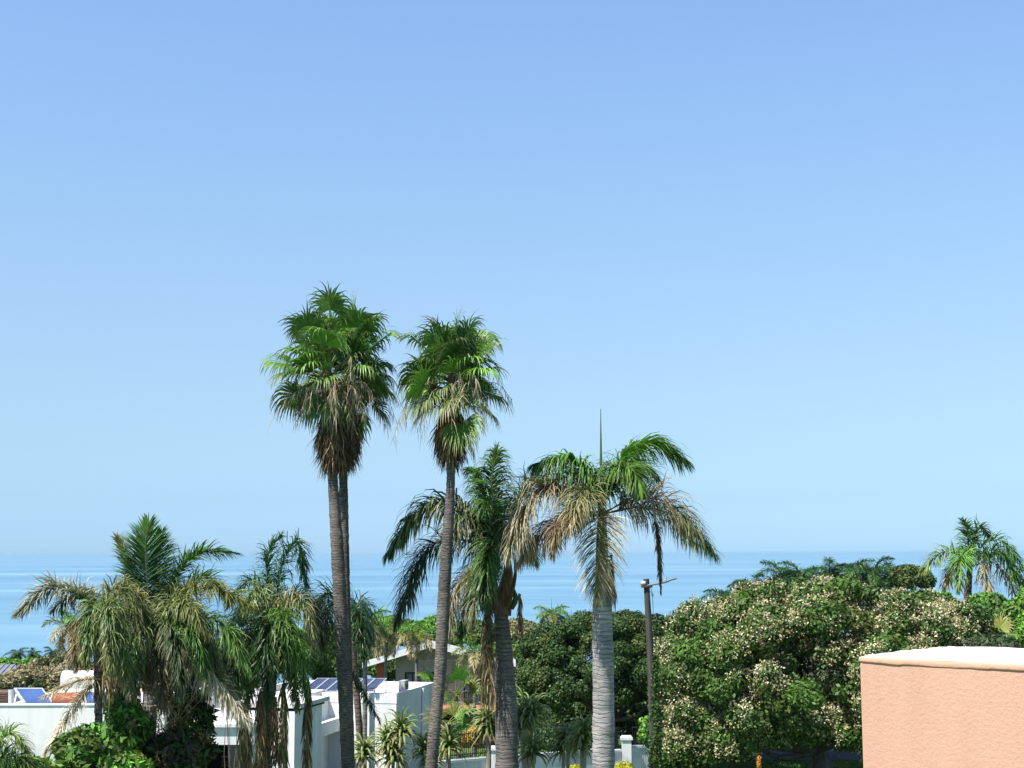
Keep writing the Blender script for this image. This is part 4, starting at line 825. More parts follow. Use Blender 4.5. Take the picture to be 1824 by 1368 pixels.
Y = 40.5; g = G(472, Y)
rG = thing('feather_palm', 'palm with glossy green top and long brown hanging dead fronds, left of the tall pair', 'palm tree', g)
trunk_part(rG, [(468, 1420, 12), (470, 1368, 12), (476, 1280, 11), (484, 1180, 11), (488, 1130, 9)], Y, M['rough_trunk'], g, seed=8, sides=14, rough=.2)
Gf = [
 ([(487, 1120), (478, 1040, 0), (478, 985, 0), (500, 955, 0)], dict(L=.6, n=80, cols='gcc', tips='g', droop=.25, w=.034, plum=1.1, dry=.2)),
 ([(489, 1120), (500, 1015, .1), (530, 965, .1), (545, 1040, .1)], dict(L=.7, n=95, cols='gccd', tips='gc', droop=.5, w=.034, plum=.8)),
 ([(484, 1120), (465, 1050, .2), (440, 1035, .3), (405, 1080, .3)], dict(L=.6, n=70, cols='dcg', tips='g', droop=.4)),
 ([(486, 1120, -.2), (470, 1065, -.7), (450, 1055, -1.1), (430, 1105, -1.2)], dict(L=.65, n=75, cols='ggb', tips='s', tipmix=.4, droop=.5)),
 ([(490, 1122, -.2), (505, 1070, -.6), (540, 1075, -.8), (562, 1145, -.9)], dict(L=.65, n=85, cols='too', tips='s', tipmix=.6, droop=.65)),
 ([(489, 1125, -.4), (505, 1095, -1.2), (530, 1150, -1.5), (545, 1235, -1.5)], dict(L=.7, n=95, cols='gbo', tips='b', tipmix=.3, droop=.6)),
 ([(482, 1125, -.4), (455, 1105, -1.2), (430, 1150, -1.5), (422, 1235, -1.6)], dict(L=.7, n=95, cols='gdg', tips='o', tipmix=.3, droop=.6)),
 ([(486, 1128, -.5), (483, 1110, -1.5), (476, 1160, -2), (478, 1245, -2)], dict(L=.75, n=110, cols='gdd', tips='g', droop=.55, hd=TOC)),
 ([(488, 1125, -.3), (498, 1090, -1.1), (508, 1120, -1.8), (512, 1200, -2)], dict(L=.7, n=90, cols='ogd', tips='y', tipmix=.3, droop=.55)),
 ([(484, 1125, .3), (450, 1075, .8), (415, 1105, 1.1), (400, 1180, 1.2)], dict(L=.75, n=90, cols='odd', tips='o', droop=.6)),
 ([(490, 1128, .4), (545, 1140, 1.5), (615, 1180, 2.5), (677, 1285, 2.6)], dict(L=.48, n=95, cols='dodd', tips='od', droop=.3, w=.03, plum=.5, label='long thin dark frond reaching right behind the fan palm trunks')),
 ([(490, 1122, .4), (520, 1060, .9), (560, 1075, 1.3), (575, 1150, 1.4)], dict(L=.75, n=85, cols='ddd', tips='t', tipmix=.3, droop=.6)),
 ([(486, 1135, -.4), (500, 1140, -1), (520, 1190, -1.3), (530, 1260, -1.3)], dict(L=.55, n=80, cols='dgo', tips='o', droop=.6)),
 ([(484, 1130, -.2), (462, 1130, -.9), (448, 1180, -1.2), (440, 1255, -1.2)], dict(L=.7, n=90, cols='oog', tips='s', tipmix=.4, droop=.6)),
]
for i, (pts, k) in enumerate(Gf): fr(rG, Y, pts, 800 + i, **k)
for i, (x, y0, y1, h, n, cc) in enumerate(((436, 1250, 1372, 13, 420, 'rrtts'), (466, 1230, 1380, 12, 420, 'rrtt'), (505, 1215, 1360, 7, 260, 'rot'), (549, 1215, 1372, 6, 260, 'rrtd'), (488, 1240, 1350, 9, 160, 'rrd'))):
    curtain(rG, Y, x, y0, y1, h, n, cc, 820 + i, off=-1.2, ln=.55)

Y = 47; g = G(600, Y)
rH = thing('feather_palm', 'dark palm behind the close fan palm trunks with blackish drooping fronds', 'palm tree', g)
trunk_part(rH, [(640, 1420, 6), (640, 1300, 6), (632, 1200, 6), (628, 1120, 6)], Y, M['rough_trunk'], g, seed=9, sides=10)
for i, (pts, k) in enumerate((
 ([(628, 1115), (605, 1065, 0), (575, 1060, 0), (548, 1120, 0)], dict(L=.85, n=70, cols='ddd', droop=.55, tips='d')),
 ([(628, 1115), (612, 1080, .2), (585, 1080, .3), (560, 1150, .3)], dict(L=.85, n=70, cols='ddr', droop=.6, tips='d')),
 ([(628, 1115), (638, 1075, 0), (650, 1080, 0), (660, 1140, 0)], dict(L=.8, n=60, cols='ddd', droop=.6, tips='d')),
 ([(628, 1115, -.3), (630, 1085, -.9), (640, 1100, -1.3), (650, 1170, -1.4)], dict(L=.8, n=70, cols='ddd', droop=.6, tips='g')),
 ([(628, 1115, .3), (600, 1085, .8), (585, 1100, 1), (575, 1170, 1.2)], dict(L=.8, n=60, cols='ddo', droop=.6, tips='d')))): fr(rH, Y, pts, 850 + i, **k)

# ================================================================== smaller palms: a few prototypes, copied
def proto_palm(seed, nf, Lf, L, cols_list, trunk_h, tr, n=42, up=70, spear=False, w=.06, tm='thin_trunk'):
    """palm standing at the origin, crown at height trunk_h"""
    rng = np.random.default_rng(seed); r = bpy.data.objects.new('small_palm', None); r['_o'] = [0., 0., 0.]
    COL.objects.link(r); mb = MB(); tube(mb, spline([[0, 0, -.3], [.05, 0, trunk_h * .5], [0, 0, trunk_h]], 14), [tr * 1.2, tr, tr * .9], 10, (1, 1, 1), True, .08, rng); mb.build('trunk', M[tm], r, smooth=True)
    mb = MB(); tube(mb, [[0, 0, trunk_h], [0, 0, trunk_h + .4], [0, 0, trunk_h + .75]], [tr * 1.1, tr * .9, tr * .4], 8, GREEN * .9 + .02); mb.build('crown_shaft', M['leaf'], r, smooth=True)
    for i in range(nf):
        az = i * 2.39996 + rng.random() * .6; k = i / (nf - 1); e = math.radians(up - (up + 25) * k + rng.normal() * 6); h = np.array([math.cos(az), math.sin(az), 0]); c = np.array([0, 0, trunk_h + .7])
        l = Lf * (.85 + .3 * rng.random()); pts = [c]; a = e
        for s in range(5): a -= (.16 + .16 * k) * (1 + .4 * s / 4) + .05; pts.append(pts[-1] + (h * math.cos(a) + np.array([0, 0, math.sin(a)])) * l / 5)
        co, ti, tmx = cols_list[min(int(k * len(cols_list)), len(cols_list) - 1)]
        frond_mb(pts, L, n, co, ti, tmx, .4, rng=rng, w=w, heading=h, K=3, rach=.025, plum=.8).build('frond', M['leaf'], r)
    if spear: mb = MB(); tube(mb, [[0, 0, trunk_h + .6], [.03, 0, trunk_h + .6 + Lf * .8]], [.04, .008], 5, GREEN); mb.build('spear_leaf', M['leaf'], r)
    return r
GRN = [('gb', 'b', .3), ('bb', 'y', .3), ('gy', 's', .5), ('yt', 's', .7)]
DGR = [('dc', 'g', .3), ('dg', 'g', .3), ('dc', 'o', .3), ('do', 't', .3)]
YGR = [('gb', 'b', .3), ('by', 'y', .4), ('ys', 's', .6), ('ts', 's', .8)]
DENS = 1.5; CURL = .12
protos = [proto_palm(1, 14, 2.1, .62, GRN, 7.0, .14, spear=True), proto_palm(2, 16, 2.0, .6, DGR, 7.0, .14), proto_palm(3, 13, 2.2, .65, YGR, 7.0, .13, spear=True)]
used = [False] * 3
def place_palm(kind, px, py, Y, s, rot, label, group=None, kindname='small_palm'):
    """crown centre at the pixel; scaled evenly, standing on the ground"""
    src = protos[kind]; r = src.copy(); COL.objects.link(r)
    c = P(px, py, Y); gr = float(gz(c[0], Y)); r.location = (c[0], Y, c[2] - 7.7 * s); r.scale = (s, s, s); r.rotation_euler = (0, 0, rot); r.name = kindname
    under = (c[2] - 7.7 * s) - gr
    for ch in src.children:
        d = ch.copy(); COL.objects.link(d); d.parent = r
        if ch.name.startswith('trunk') and under > -3:                 # stretch the trunk down to the ground
            f = (7.0 * s + under + .1) / (7.0 * s); d.scale = (1, 1, f); d.location = (0, 0, 7.0 * (1 - f))
    tag(r, label, 'palm tree', group)
    return r
G1 = 'small palms in the gardens behind'
place_palm(2, 125, 1118, 80, .82, 2.0, 'small palm with yellowing fronds in front of the sea at far left', G1)
place_palm(0, 650, 1112, 70, .80, .6, 'bright green small palm just right of the close fan palm trunks', G1)
place_palm(2, 742, 1132, 84, .72, 1.2, 'yellow green small palm in front of the house gable, left of the single fan palm', G1)
place_palm(2, 688, 1128, 92, .8, 4.0, 'straw tinged small palm above the left eave of the gabled house', G1)
place_palm(2, 846, 1165, 78, .68, 2.6, 'small palm with slim grey green trunk in front of the balcony', G1)
place_palm(0, 982, 1095, 100, .72, .3, 'left one of two small palms rising above the dark tree beside the ringed palm', G1)
place_palm(2, 1018, 1108, 100, .62, 2.2, 'right one of two small palms rising above the dark tree beside the ringed palm', G1)
place_palm(0, 1262, 1108, 86, .75, 1.4, 'light green small palm at the left shoulder of the flowering tree', G1)
G2 = 'dark palms on the ridge behind the flowering tree'
for i, (px, py, s, k, lab) in enumerate(((1290, 1068, .9, 1, 'leftmost dark palm of the ridge row, leaning out over the sea'), (1345, 1052, 1.0, 1, 'dark palm second from the left in the ridge row'), (1395, 1030, 1.05, 1, 'tall dark palm in the ridge row with upright spear'), (1432, 1030, .95, 1, 'dark palm right of the tall spear in the ridge row'), (1478, 1024, 1.0, 1, 'dark palm in the middle of the ridge row'), (1516, 1024, .95, 1, 'dark palm third from the right in the ridge row'), (1552, 1022, .95, 1, 'dark palm second from the right in the ridge row'), (1588, 1030, .95, 1, 'rightmost dark palm of the ridge row beside the round dark tree'))):
    place_palm(k, px, py, 125 + 4 * (i % 3), s * 1.3, i * 1.1, lab, G2)
for i, (px, py, s, lab) in enumerate(((30, 1166, .8, 'tiny far palm by the shore, leftmost'), (60, 1166, .75, 'tiny far palm by the shore, between its two neighbours'), (95, 1164, .8, 'tiny far palm by the shore below the yellowing small palm'))):
    place_palm(1, px, py, 230, s * 1.2, i * 2, lab, 'tiny far palms by the shore')
for p in protos:
    for ch in list(p.children): bpy.data.objects.remove(ch)
    bpy.data.objects.remove(p)

DENS = 2.0
# palm at the right edge, its fronds placed one by one
Y = 96; g = G(1727, Y)
rK = thing('feather_palm', 'single palm above the shrubs near the right edge with green and yellowing fronds', 'palm tree', g)
trunk_part(rK, [(1724, 1300, 8), (1724, 1100, 7.5), (1724, 1055, 7), (1727, 1020, 5), (1728, 1000, 4)], Y, M['rough_trunk'], g, seed=10, sides=12)
for i, (pts, k) in enumerate((
 ([(1728, 1005), (1724, 965, 0), (1722, 940, 0), (1716, 928, 0)], dict(cols='gg', tips='g', droop=.35, hd=TOC)),
 ([(1729, 1003), (1735, 960, .3), (1748, 938, .4), (1762, 955, .5)], dict(cols='gg', tips='g', droop=.4)),
 ([(1730, 1004), (1752, 970, 0), (1790, 965, 0), (1824, 1015, 0)], dict(cols='gbb', tips='b', droop=.45)),
 ([(1730, 1006, -.3), (1750, 985, -.8), (1785, 985, -1), (1815, 1040, -1)], dict(cols='ggb', tips='b', droop=.5)),
 ([(1726, 1006), (1705, 988, 0), (1675, 985, 0), (1640, 1020, 0)], dict(cols='gby', tips='sy', tipmix=.6, droop=.5)),
 ([(1726, 1008, .3), (1710, 1000, .4), (1695, 1010, .5), (1683, 1045, .5)], dict(cols='tt', tips='s', tipmix=.6, droop=.6)),
 ([(1727, 1006, -.4), (1718, 985, -1.2), (1710, 1005, -1.8), (1708, 1050, -2)], dict(cols='bby', tips='b', droop=.5)),
 ([(1730, 1010, -.3), (1750, 1005, -1), (1760, 1040, -1.4), (1764, 1090, -1.4)], dict(cols='yts', tips='s', tipmix=.6, droop=.6)),
 ([(1730, 1010, .3), (1765, 1000, .4), (1800, 1035, .5), (1815, 1090, .5)], dict(cols='rts', tips='s', tipmix=.5, droop=.6)),
 ([(1731, 1008, .3), (1770, 985, .8), (1805, 1000, 1), (1830, 1060, 1.2)], dict(cols='goo', tips='g', droop=.6)))): fr(rK, Y, pts, 900 + i, L=1.15, n=46, w=.09, K=3, **k)
mb = MB(); tube(mb, [P(1729, 1000, Y), P(1740, 914, Y)], [.05, .012], 5, GREEN); mb.build('spear_leaf', M['leaf'], rK)
# palm at the lower left corner
Y = 33; g = G(-40, Y)
rL = thing('feather_palm', 'palm at the lower left corner with two fronds arching over the white wall window', 'palm tree', g)
trunk_part(rL, [(-45, 1460, 9), (-42, 1400, 9), (-40, 1360, 8)], Y, M['rough_trunk'], None, seed=12, sides=12)
mb = MB(); a_0 = P(-45, 1458, Y); tube(mb, [g - [0, 0, .1], a_0], [.14, .12], 10); mb.build('lower_trunk', M['rough_trunk'], rL)
for i, (pts, k) in enumerate((([(-40, 1362), (-5, 1322, 0), (25, 1308, 0), (52, 1345, 0)], dict(cols='gby', tips='ys', tipmix=.5, droop=.4)), ([(-40, 1365, -.3), (0, 1352, -.5), (35, 1348, -.6), (66, 1372, -.6)], dict(cols='gdo', tips='o', droop=.35)), ([(-42, 1362, 0), (-70, 1320, 0), (-110, 1330, 0), (-130, 1390, 0)], dict(cols='gbb', tips='b', droop=.45)), ([(-40, 1362, .4), (-30, 1310, 1), (-20, 1300, 1.6), (0, 1340, 2)], dict(cols='gbb', tips='b', droop=.45)))): fr(rL, Y, pts, 920 + i, L=.5, n=70, w=.03, **k)

# ================================================================== fan palm thicket in front of the house
def small_fan(label, Y, px, py, spots, R, seed, group=None):
    rng = np.random.default_rng(seed); g = G(px, Y); r = thing('low_fan_palm', label, 'palm', g); top = P(px, py, Y)
    mb = MB(); tube(mb, spline([g - [0, 0, .1], (g + top) / 2 + [.1, 0, 0], top], 12), [.14, .12, .1], 10, (1, 1, 1), True, .15, rng); mb.build('trunk', M['rough_trunk'], r, smooth=True)
    for i, (x, y, dy) in enumerate(spots):
        e = P(x, y, Y + dy); v = e - top; L = np.linalg.norm(v); d = nrm(v + [0, 0, .12 * L])
        fan_mb(top, d, max(L * .75, .2), R * (.85 + .3 * rng.random()), 30, [BRIGHT, GREEN * 1.3, YEL * .9][rng.integers(3)], STRAW, .4, .38, 1.8, rng, w=1.1, K=5).build('fan_leaf', M['leaf'], r)
    return r
small_fan('light green fan palm beside the single fan palm trunk, in front of the balcony', 66, 812, 1240, [(795, 1210, 0), (822, 1200, -.2), (845, 1222, -.3), (860, 1232, .2), (790, 1235, -.5), (832, 1215, -.6), (812, 1195, .3), (805, 1250, -.8), (838, 1262, -.6), (822, 1240, -1)], .85, 61, 'low fan palms before the house')
small_fan('lower light green fan palm right behind the single fan palm trunk', 64, 796, 1290, [(832, 1265, -.3), (845, 1275, 0), (805, 1285, -.7), (800, 1310, -.8), (812, 1270, .2), (780, 1280, 0), (822, 1290, -.3)], .85, 62, 'low fan palms before the house')
small_fan('light green fan palm peeping over the right end of the white roof', 80, 765, 1215, [(758, 1208, 0), (770, 1212, -.3), (764, 1200, .3), (775, 1222, .2)], .7, 63, 'low fan palms before the house')
small_fan('round fan palm in the shrubs at far right above the peach wall', 76, 1770, 1135, [(1750, 1115, 0), (1765, 1105, 0), (1785, 1112, 0), (1795, 1130, 0), (1745, 1130, -.3), (1770, 1120, -.8), (1780, 1135, -.8), (1760, 1140, -.8)], .85, 64)
small_fan('fan palm with green blades at the left shoulder of the flowering tree', 84, 1262, 1118, [(1245, 1105, 0), (1258, 1095, 0), (1272, 1098, 0), (1280, 1112, 0), (1250, 1115, -.5), (1268, 1110, -.6)], 1.0, 65)

# ================================================================== tree aloes
def aloe(label, Y, heads, stemc, seed, R=.62):
    """heads: (px, py, size px); stems fork from one foot"""
    rng = np.random.default_rng(seed); px = np.mean([h[0] for h in heads]); g = G(px, Y); r = thing('tree_aloe', label, 'aloe', g)
    fork = P(px, max(h[1] for h in heads) + 95, Y)
    mb = MB(); tube(mb, spline([g - [0, 0, .1], (g + fork) / 2, fork], 8), [.16, .12, .1], 9, (1, 1, 1), True, .1, rng)
    for (x, y, s) in heads:
        e = P(x, y, Y); tube(mb, spline([fork, (fork + e) / 2 + [(e - fork)[0] * .25, 0, -.05], e], 8), [.08, .055, .05], 8, (1, 1, 1), True, .1, rng)
    mb.build('stem', stemc, r, smooth=True)
    for (x, y, s) in heads:
        c = P(x, y, Y); n = 52; k = (np.arange(n) + .5) / n; el = np.radians(78 - 85 * k + rng.normal(size=n) * 6); az = np.arange(n) * 2.39996 + rng.random(n) * .4
        d = np.stack([np.cos(az) * np.cos(el), np.sin(az) * np.cos(el), np.sin(el)], 1); ln = s / PM(Y) * (1.05 + .4 * rng.random(n))
        base = c[None] + np.stack([0 * k, 0 * k, .12 - .25 * k], 1) + d * .04
        c0 = np.tile(np.array([.15, .22, .06]), (n, 1)) * (.7 + .6 * rng.random((n, 1))); c1 = np.where(k[:, None] > .75, np.array([[.32, .26, .12]]), np.array([[.30, .36, .13]])) * (.8 + .4 * rng.random((n, 1)))
        mb = MB()
        for sgn in (-1, 1):                                      # two halves meeting in a keel: a channelled leaf
            side = nrm(np.cross(d, [0, 0, 1.])); strips(mb, base + side * sgn * .012, d, ln, np.full(n, .075), 7, .30, col0=c0, col1=c1, prof=np.interp(np.linspace(0, 1, 8), [0, .2, .6, 1], [1, 1, .65, .03]), rng=np.random.default_rng(seed), twist=.0, nref=np.tile([[0, 0, 1.]], (n, 1)) + side * sgn * .6)
        mb.build('leaf_rosette', M['leaf'], r)
    return r
m_al = mat('aloe stem', (.42, .36, .29), (.22, .18, .14), 5, .8, .4, sc3=(1, 1, .3))
AG = 'tree aloes along the boundary wall'
aloe('single headed aloe just right of the leaning double palm trunk', 46, [(648, 1342, 30)], m_al, 71)
aloe('three headed aloe clump in front of the white wall', 46, [(690, 1322, 30), (715, 1302, 34), (700, 1348, 32)], m_al, 72)
aloe('aloe half behind the single fan palm trunk', 47, [(755, 1335, 26), (768, 1350, 24)], m_al, 73)
aloe('aloe in front of the wall, right of the single fan palm trunk', 46, [(800, 1328, 34)], m_al, 74)
aloe('aloe half behind the left side of the thick smooth palm trunk', 48, [(872, 1300, 34), (868, 1285, 26)], m_al, 75)
aloe('dense bushy headed aloe on pale stems, right of the thick smooth palm trunk', 48, [(935, 1278, 38), (948, 1272, 34), (928, 1290, 30)], m_al, 76)
aloe('low aloe beneath the dense bushy headed one', 46, [(950, 1338, 34)], m_al, 77)
aloe('yellow green aloe left of the ringed palm trunk, nearer its neighbour', 46, [(1003, 1330, 34), (1012, 1318, 26)], m_al, 78)
aloe('tall aloe touching the left side of the ringed palm trunk', 45, [(1042, 1310, 34), (1036, 1325, 30)], m_al, 79)

# ================================================================== broad trees
def tree(name, label, cat, px, Y, cpy, halfpx, halfpy, ry, nb, br, n, leaf, cols, seed, r0=.25, core=.25, group=None, zmin=-.35, flower=None, aspect=1.8, nl=9, lobes=None, fork=.35):
    rng = np.random.default_rng(seed); c = P(px, cpy, Y); g = G(px, Y); r = thing(name, label, cat, g, group)
    blobs = crown_blobs(c, (halfpx / PM(Y), ry, halfpy / PM(Y)), nb, br, rng, zmin)
    for (lx, ly, hx, hy, dy, k) in (lobes or []): blobs += crown_blobs(P(lx, ly, Y + dy), (hx / PM(Y), hx / PM(Y) * .8, hy / PM(Y)), k, br * .85, rng, zmin)
    limbs(r, g, blobs, rng, r0, nl, fork)
    foliage_mb(blobs, n, leaf, cols, rng, aspect=aspect, crown_c=c, core=core).build('crown', M['crown'], r)
    if flower:
        nf, fs, prob, fc = flower; sel = [b for b in blobs if rng.random() < prob and b[0][2] > c[2] - halfpy / PM(Y) * .75]
        heads = []; 
        for b in sel:
            m = int(nf / len(sel)); d = nrm(rng.normal(size=(m, 3)) + [-.15, -.35, .55]); heads.append(b[0] + d * np.array(b[1]) * (.93 + .16 * rng.random((m, 1))))
        H = np.concatenate(heads); k = 9; pos = np.repeat(H, k, 0) + rng.normal(size=(len(H) * k, 3)) * fs * 1.3; N = nrm(rng.normal(size=pos.shape) + [0, 0, .4]); A = nrm(np.cross(N, rng.normal(size=pos.shape))); B_ = np.cross(N, A); s = fs * (.45 + .5 * rng.random((len(pos), 1)))
        V = np.stack([pos - A * s, pos - B_ * s * .6, pos + A * s, pos + B_ * s * .6], 1); fc = np.asarray(fc); cc = np.repeat(fc[rng.integers(0, len(fc), len(H))], k, 0) * (.75 + .5 * rng.random((len(pos), 1)))
        mb = MB(); mb.add(V.reshape(-1, 3), np.arange(len(pos) * 4).reshape(-1, 4), np.repeat(cc[:, None], 4, 1).reshape(-1, 3)); o = mb.build('blossom', M['dry'], r); o['kind'] = 'stuff'
    return r
LG = [(.06, .12, .024), (.085, .16, .032), (.10, .135, .032), (.07, .135, .03), (.10, .20, .035)]
LD = [(.035, .075, .02), (.045, .10, .024), (.065, .115, .03), (.095, .125, .032), (.04, .09, .026)]
LB = [BRIGHT, BRIGHT * 1.15, GREEN * 1.5, (.12, .2, .04), (.07, .17, .03)]
FL = [(.60, .55, .34), (.68, .64, .44), (.50, .43, .25), (.46, .44, .2), (.58, .50, .32)]
tree('flowering_tree', 'large broad spreading tree covered in cream blossom, left of the peach wall', 'tree', 1455, 76, 1195, 300, 165, 6.5, 330, .8, 240000, .115, [tuple(.85 * q for q in c) for c in LG], 101, .45, flower=(25000, .082, .6, FL), zmin=-.55, nl=26, lobes=[(1240, 1265, 72, 130, -1.5, 80), (1240, 1190, 70, 70, -1, 30), (1650, 1150, 110, 80, 1, 50), (1620, 1095, 100, 44, 1, 50), (1330, 1100, 70, 45, 0, 30), (1700, 1120, 60, 50, 0, 24), (1330, 1280, 75, 70, -2.5, 50), (1470, 1270, 85, 60, -2, 50), (1215, 1335, 50, 50, -2, 30), (1420, 1296, 60, 40, -3, 30), (1300, 1325, 50, 45, -3, 30), (1525, 1305, 50, 45, -3, 30)], fork=.2)
tree('shade_tree', 'dark dense domed tree behind the ringed palm trunk and wooden pole', 'tree', 1085, 86, 1190, 155, 104, 5.0, 200, .66, 190000, .078, LD, 102, .35, zmin=-.65, nl=14, lobes=[(985, 1195, 66, 92, -1, 70), (1170, 1165, 68, 78, 1, 50)], fork=.3)
tree('shrubbery', 'added dark shrubbery standing for the shade behind the black metal fence', 'shrubbery', 1110, 93, 1290, 195, 50, 1.5, 90, .6, 22000, .13, LD, 108, .12, nl=5)  # added mass: covers the bright lawn, its dark leaves stand for shade
tree('shrubbery', 'dark shrubs beyond the road under the flowering tree', 'shrubbery', 1430, 92, 1312, 140, 22, 1.5, 70, .6, 16000, .13, LD, 109, .12, nl=5)
tree('garden_tree', 'dark tree with rounded leaves beside the rightmost ridge palms', 'tree', 1625, 118, 1035, 42, 28, 1.8, 22, .6, 6000, .16, LD, 103, .2)
tree('garden_tree', 'bright green bushy tree between the flowering tree and the right hand palm', 'tree', 1660, 92, 1098, 58, 46, 2.2, 34, .65, 14000, .12, LB, 104, .2)
tree('garden_tree', 'green leafy tree behind the single palm near the right edge', 'tree', 1780, 84, 1118, 80, 62, 2.6, 60, .7, 26000, .12, LB + LG, 105, .25)
tree('garden_tree', 'bright green tree at the right edge just above the peach wall', 'tree', 1840, 80, 1120, 60, 80, 2.2, 40, .7, 16000, .12, LB, 106, .25)
tree('shrub', 'grey green shrub low between the flowering tree and peach wall corner', 'shrub', 1760, 74, 1160, 60, 26, 1.6, 24, .5, 9000, .1, [(.07, .09, .05), (.10, .11, .07), (.05, .09, .03)], 107, .12)
BG = 'trees behind the gabled house'
for i, (px, py, hx, hy, Y, c, lab) in enumerate(((575, 1150, 60, 40, 118, LG, 'green tree behind the solar panels, left of the close fan palm trunks'), (640, 1160, 55, 45, 122, LB, 'bright tree between the fan palm trunks and the house eave'), (700, 1130, 50, 32, 130, LG, 'green tree above the left eave of the house'), (770, 1128, 60, 26, 128, LB, 'bright tree just above the house roof ridge'), (850, 1135, 60, 30, 124, LG, 'green tree above the right slope of the house roof'), (925, 1130, 45, 24, 126, [(.2, .2, .09), (.16, .18, .07), (.26, .25, .13)], 'pale yellowish shrub between the thick smooth trunk and the dark tree'), (520, 1180, 60, 45, 112, LG, 'green tree behind the left end of the solar panels'), (690, 1190, 30, 22, 108, LG, 'small dark green tree under the house eave by the brick post'), (905, 1185, 34, 40, 112, LG, 'green tree just right of the house wall behind the thick smooth trunk'), (600, 1195, 50, 34, 114, LG, 'green tree low behind the close fan palm trunks'), (430, 1175, 70, 50, 108, LG, 'green tree behind the palm with long brown hanging fronds'), (330, 1190, 70, 50, 106, LG, 'green tree behind the big ragged palm'))):
    tree('background_tree', lab, 'tree', px, Y, py, hx, hy, 3.0, 34, .8, 11000, .15, c, 120 + i, .2, group=BG, nl=5)
tree('shrub', 'bright green shrub mass below the shore at far left', 'shrub', 45, 150, 1193, 70, 20, 4, 30, .8, 12000, .2, LB, 140, .15)
SB = 'straw coloured shrubs behind the left roof'
for i, (px, py, hx, hy, Y, lab) in enumerate(((60, 1215, 62, 26, 92, 'straw and green shrub between the grey ribbed roof and the white vault'), (5, 1225, 30, 20, 88, 'greenish shrub at the left edge above the louvred box'), (150, 1200, 55, 24, 100, 'brownish shrub behind the white vault'), (110, 1185, 50, 18, 118, 'grey twiggy shrub beneath the yellowing small palm'))):
    tree('shrub', lab, 'shrub', px, Y, py, hx, hy, 2.2, 46, .42, 9000, .14, [(.30, .25, .14), (.18, .17, .08), (.09, .12, .04), (.38, .32, .2)], 150 + i, .1, group=SB, nl=4)
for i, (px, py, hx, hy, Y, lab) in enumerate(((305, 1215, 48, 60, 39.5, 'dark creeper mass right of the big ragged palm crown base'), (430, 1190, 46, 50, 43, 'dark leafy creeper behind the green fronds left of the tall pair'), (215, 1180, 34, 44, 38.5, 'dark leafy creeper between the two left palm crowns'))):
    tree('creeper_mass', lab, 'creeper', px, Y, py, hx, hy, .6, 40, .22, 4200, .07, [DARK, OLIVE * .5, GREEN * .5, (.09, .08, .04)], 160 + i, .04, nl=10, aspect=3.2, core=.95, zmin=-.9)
# bright bushes below the left palms
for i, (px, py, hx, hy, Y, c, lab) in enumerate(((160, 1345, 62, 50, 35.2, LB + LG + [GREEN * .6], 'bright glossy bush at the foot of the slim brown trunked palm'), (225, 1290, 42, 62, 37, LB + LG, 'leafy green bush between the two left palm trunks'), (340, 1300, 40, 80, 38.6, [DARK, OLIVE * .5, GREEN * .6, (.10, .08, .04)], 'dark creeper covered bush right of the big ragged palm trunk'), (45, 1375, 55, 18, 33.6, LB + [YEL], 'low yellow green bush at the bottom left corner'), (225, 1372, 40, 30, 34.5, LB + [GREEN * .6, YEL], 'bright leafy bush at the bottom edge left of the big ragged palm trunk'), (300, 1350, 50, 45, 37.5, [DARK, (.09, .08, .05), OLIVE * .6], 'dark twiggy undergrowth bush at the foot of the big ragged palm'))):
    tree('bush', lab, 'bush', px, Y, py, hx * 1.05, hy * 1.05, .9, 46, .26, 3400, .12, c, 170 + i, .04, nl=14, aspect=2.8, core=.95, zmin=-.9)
# planting by the boundary wall
tree('croton_bush', 'orange leaved bush behind the railing in front of the dark veranda', 'bush', 838, 70, 1318, 26, 28, .8, 20, .25, 3600, .09, [(.55, .27, .03), (.62, .33, .04), (.40, .18, .02), (.3, .3, .05)], 181, .04, nl=6)
tree('hedge_plant', 'green low shrub behind the railing left of the wall pillar', 'shrub', 864, 66, 1350, 16, 14, .6, 12, .25, 1800, .08, LB, 182, .04, nl=4)
tree('golden_shrub', 'golden yellow clipped shrub left of the ringed palm foot', 'shrub', 1022, 58, 1373, 14, 10, .5, 10, .2, 1600, .05, [(.45, .42, .03), (.38, .4, .04)], 183, .03, nl=4)
tree('golden_shrub', 'golden yellow clipped shrub right of the ringed palm foot', 'shrub', 1112, 58, 1369, 14, 10, .5, 10, .2, 1600, .05, [(.45, .42, .03), (.38, .4, .04)], 184, .03, nl=4)
tree('shrub', 'green shrub under the dark tree behind the dense bushy headed aloe', 'shrub', 975, 72, 1318, 24, 32, 1, 20, .35, 4200, .09, LG, 185, .06, nl=5)
tree('shrub', 'light green leafy shrub clinging left of the vine covered pole', 'shrub', 1152, 60, 1315, 12, 40, .4, 16, .22, 2600, .08, LB + [YEL], 186, .04, nl=5)
# reeds
mb = MB(); rng = np.random.default_rng(31)
for (a, b, c, d) in ((1254, 1110, 1232, 1057), (1256, 1110, 1243, 1078)): tube(mb, [P(a, b, 83), P(c, d, 83)], [.03, .01], 4, GREEN)
tube(mb, [G(1255, 83), P(1255, 1110, 83)], [.04, .04], 5, GREEN); tag(mb.build('reed', M['leaf'], None, G(1255, 83)), 'two thin dark bare stalks leaning over the sea left of the flowering tree', 'reed')

